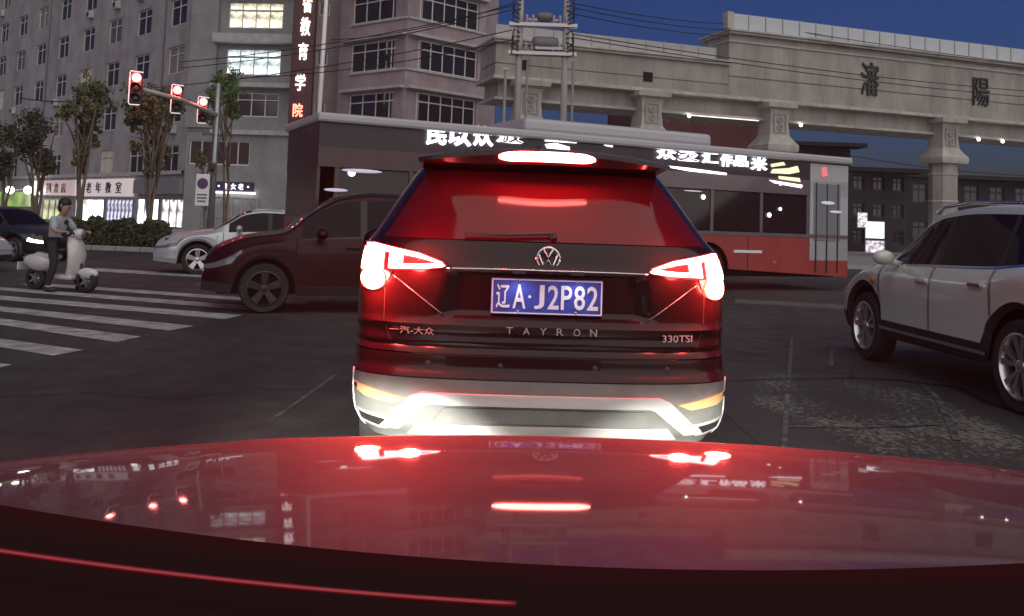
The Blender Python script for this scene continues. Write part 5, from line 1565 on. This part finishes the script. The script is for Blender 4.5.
for sx in (-1, 1):
    b = MB(); b.ball((sx * 1.0, 2.65, 1.16), (.12, .08, .09), 14, 8); b.bar((sx * .85, 2.65, 1.1), (sx * .96, 2.65, 1.13), .06); b.build('mirror', PBLK, suv, smooth=True)
    # side windows on the flank
    q = MB(); pts_ = []
    for z in frange(1.24, 1.56, .08):
        w_ = interp(WT, z)
        y0_ = lerp(.75, 1.05, (z - 1.24) / .32); y1_ = lerp(2.75, 2.35, (z - 1.24) / .32)
        yb0 = interp(YT, z) + LR
        row = []
        for k in range(13):
            y = lerp(y0_, y1_, k / 12); f = clamp((y - yb0) / (interp([(.9, 4.5), (1.06, 3.5), (1.3, 3.0), (1.5, 2.6), (1.66, 2.2)], z) - yb0))
            row.append((sx * (w_ * (1 + .018 * math.sin(math.pi * min(1, f * 1.2))) + .006), y, z))
        pts_.append(row)
    vs = [p for r in pts_ for p in r]; fs = []
    for i in range(len(pts_) - 1):
        for k in range(12): fs.append((i * 13 + k, i * 13 + k + 1, (i + 1) * 13 + k + 1, (i + 1) * 13 + k))
    q.add(vs, fs); q.build('side_window', GLASSD, suv, smooth=True)
MB().tube([(0, 1.0, 1.7), (0, .9, 1.76)], [.02, .006], 6).build('antenna', BLACKP, suv)
# ------------------------------------------------------------------ own car: bonnet, dashboard edge, headlamps
HOODM = mat('bonnet_silver', (0.062, 0.048, 0.06), 0.75, 0.0, coat=0.38, noise=(38, 0.22), spec=0.1)
XC = 0.17
own = thing('car', 'silver grey car bonnet and dark dashboard edge filling the bottom of the view', 'car', (XC, 0, 0))
def slope(y): 
    return interp([(.3, .0), (.6, .03), (.93, .073), (1.22, .112), (1.36, .16), (1.45, .235), (1.52, .5), (1.58, 1.2), (1.62, 3.0)], y)
zt_ = []; z = 0; st = .005; y = .3
while y < 1.62: zt_.append((y, z)); z -= slope(y) * st; y += st
zt_.append((1.62, z))
def zc_(y):
    k = clamp((y - .3) / st, 0, len(zt_) - 1.001); i = int(k); return lerp(zt_[i][1], zt_[i + 1][1], k - i)
zoff = 1.32 - .23 * 1.45 - zc_(1.45)
def hood(dx, y):
    u = dx / .9
    yy_ = y + .16 * abs(u) ** 2.4
    return zoff + zc_(min(1.62, yy_)) - .030 * u * u - .05 * sstep(.95, 1.1, abs(u)) + .0015 * math.exp(-((abs(dx) - .52 - (1.4 - y) * .05) / .05) ** 2)
b = MB(); xs_ = [-1.0 + 2.0 * k / 80 for k in range(81)]; N_ = 110
vs = []; fs = []
for j in range(N_ + 1):
    f = j / N_
    for x in xs_:
        u = abs(x / .9); ymax = 1.60 - .16 * u ** 2.4
        y = .55 + (ymax - .55) * (1 - (1 - f) ** 1.25)
        vs.append((x, y, hood(x, y)))
n = len(xs_)
for j in range(N_):
    for k in range(n - 1): fs.append((j * n + k, j * n + k + 1, (j + 1) * n + k + 1, (j + 1) * n + k))
b.add(vs, fs); b.build('bonnet', HOODM, own, smooth=True)
# nose below the bonnet
b = MB(); vs = []; fs = []
for r_, (dz, dy) in enumerate(((-.004, .0), (-.03, .03), (-.25, .06), (-.45, .05), (-.62, .0))):
    for x in xs_:
        u = abs(x / .9); ymax = 1.60 - .16 * u ** 2.4
        vs.append((x, ymax + dy, hood(x, ymax) + dz))
for j in range(4):
    for k in range(n - 1): fs.append((j * n + k, j * n + k + 1, (j + 1) * n + k + 1, (j + 1) * n + k))
b.add(vs, fs); b.build('front_bumper', HOODM, own, smooth=True)
DASH = mat('dashboard_black', (0.026, 0.012, 0.012), 0.9, spec=0.0)
def dash_row(y, z, bow): return [(x, y - bow * (x / .9) ** 2, z + .009 + .17 * (x + XC) ** 2 - .024 * (x + XC)) for x in xs_]
rows_ = [dash_row(.62, 1.02, .0), dash_row(.60, 1.085, .0), dash_row(.585, 1.097, .0), dash_row(.54, 1.100, .01), dash_row(.47, 1.104, .01), dash_row(.40, 1.108, .01), dash_row(.2, 1.11, .01), dash_row(-.2, 1.1, .0)]
vs = [p for r in rows_ for p in r]; fs = []
for j in range(len(rows_) - 1):
    for k in range(n - 1): fs.append((j * n + k, (j + 1) * n + k, (j + 1) * n + k + 1, j * n + k + 1))
b = MB(); b.add(vs, fs); b.build('dashboard', DASH, own, smooth=True)
b = MB(); b.tube([(x, .47, 1.119 + .009 + .17 * (x + XC) ** 2 - .024 * (x + XC)) for x in [-.62 + .46 * k / 30 for k in range(31)]], .0016, 8)
b.build('dashboard_glint', mat('dash_red_glint', (.35, .03, .04), .3, .5), own, smooth=True)  # red highlight along the dash edge, shaped as a thin red tube
for sx in (-1, 1):
    MB().ball((sx * .66, 1.42, .70), (.16, .12, .08), 16, 10).build('headlamp', HEADON, own, smooth=True)
    pl = bpy.data.lights.new('low_beam', 'SPOT'); pl.energy = (900 if sx < 0 else 500); pl.color = (1, .97, .88); pl.shadow_soft_size = .04; pl.spot_size = R(48); pl.spot_blend = .35
    lo = bpy.data.objects.new('low_beam', pl); COL.objects.link(lo); lo.parent = own; lo.location = (sx * .66, 1.80, .62); lo.rotation_euler = (R(90 - 24.5), 0, R(-3) * sx)

# ------------------------------------------------------------------ thin haze added for the red glare round the lamps
hz = MB(); hz.box((10, 60, 29), (260, 180, 60))
hm = bpy.data.materials.new('glare_haze'); hm.use_nodes = True
hm.node_tree.nodes.remove(hm.node_tree.nodes['Principled BSDF'])
pv = hm.node_tree.nodes.new('ShaderNodeVolumePrincipled')
pv.inputs['Density'].default_value = 0.0006
pv.inputs['Color'].default_value = (0.9, 0.88, 0.9, 1)
pv.inputs['Anisotropy'].default_value = 0.3
hm.node_tree.links.new(pv.outputs['Volume'], hm.node_tree.nodes['Material Output'].inputs['Volume'])
tag(hz.build('haze', hm), kind='stuff')
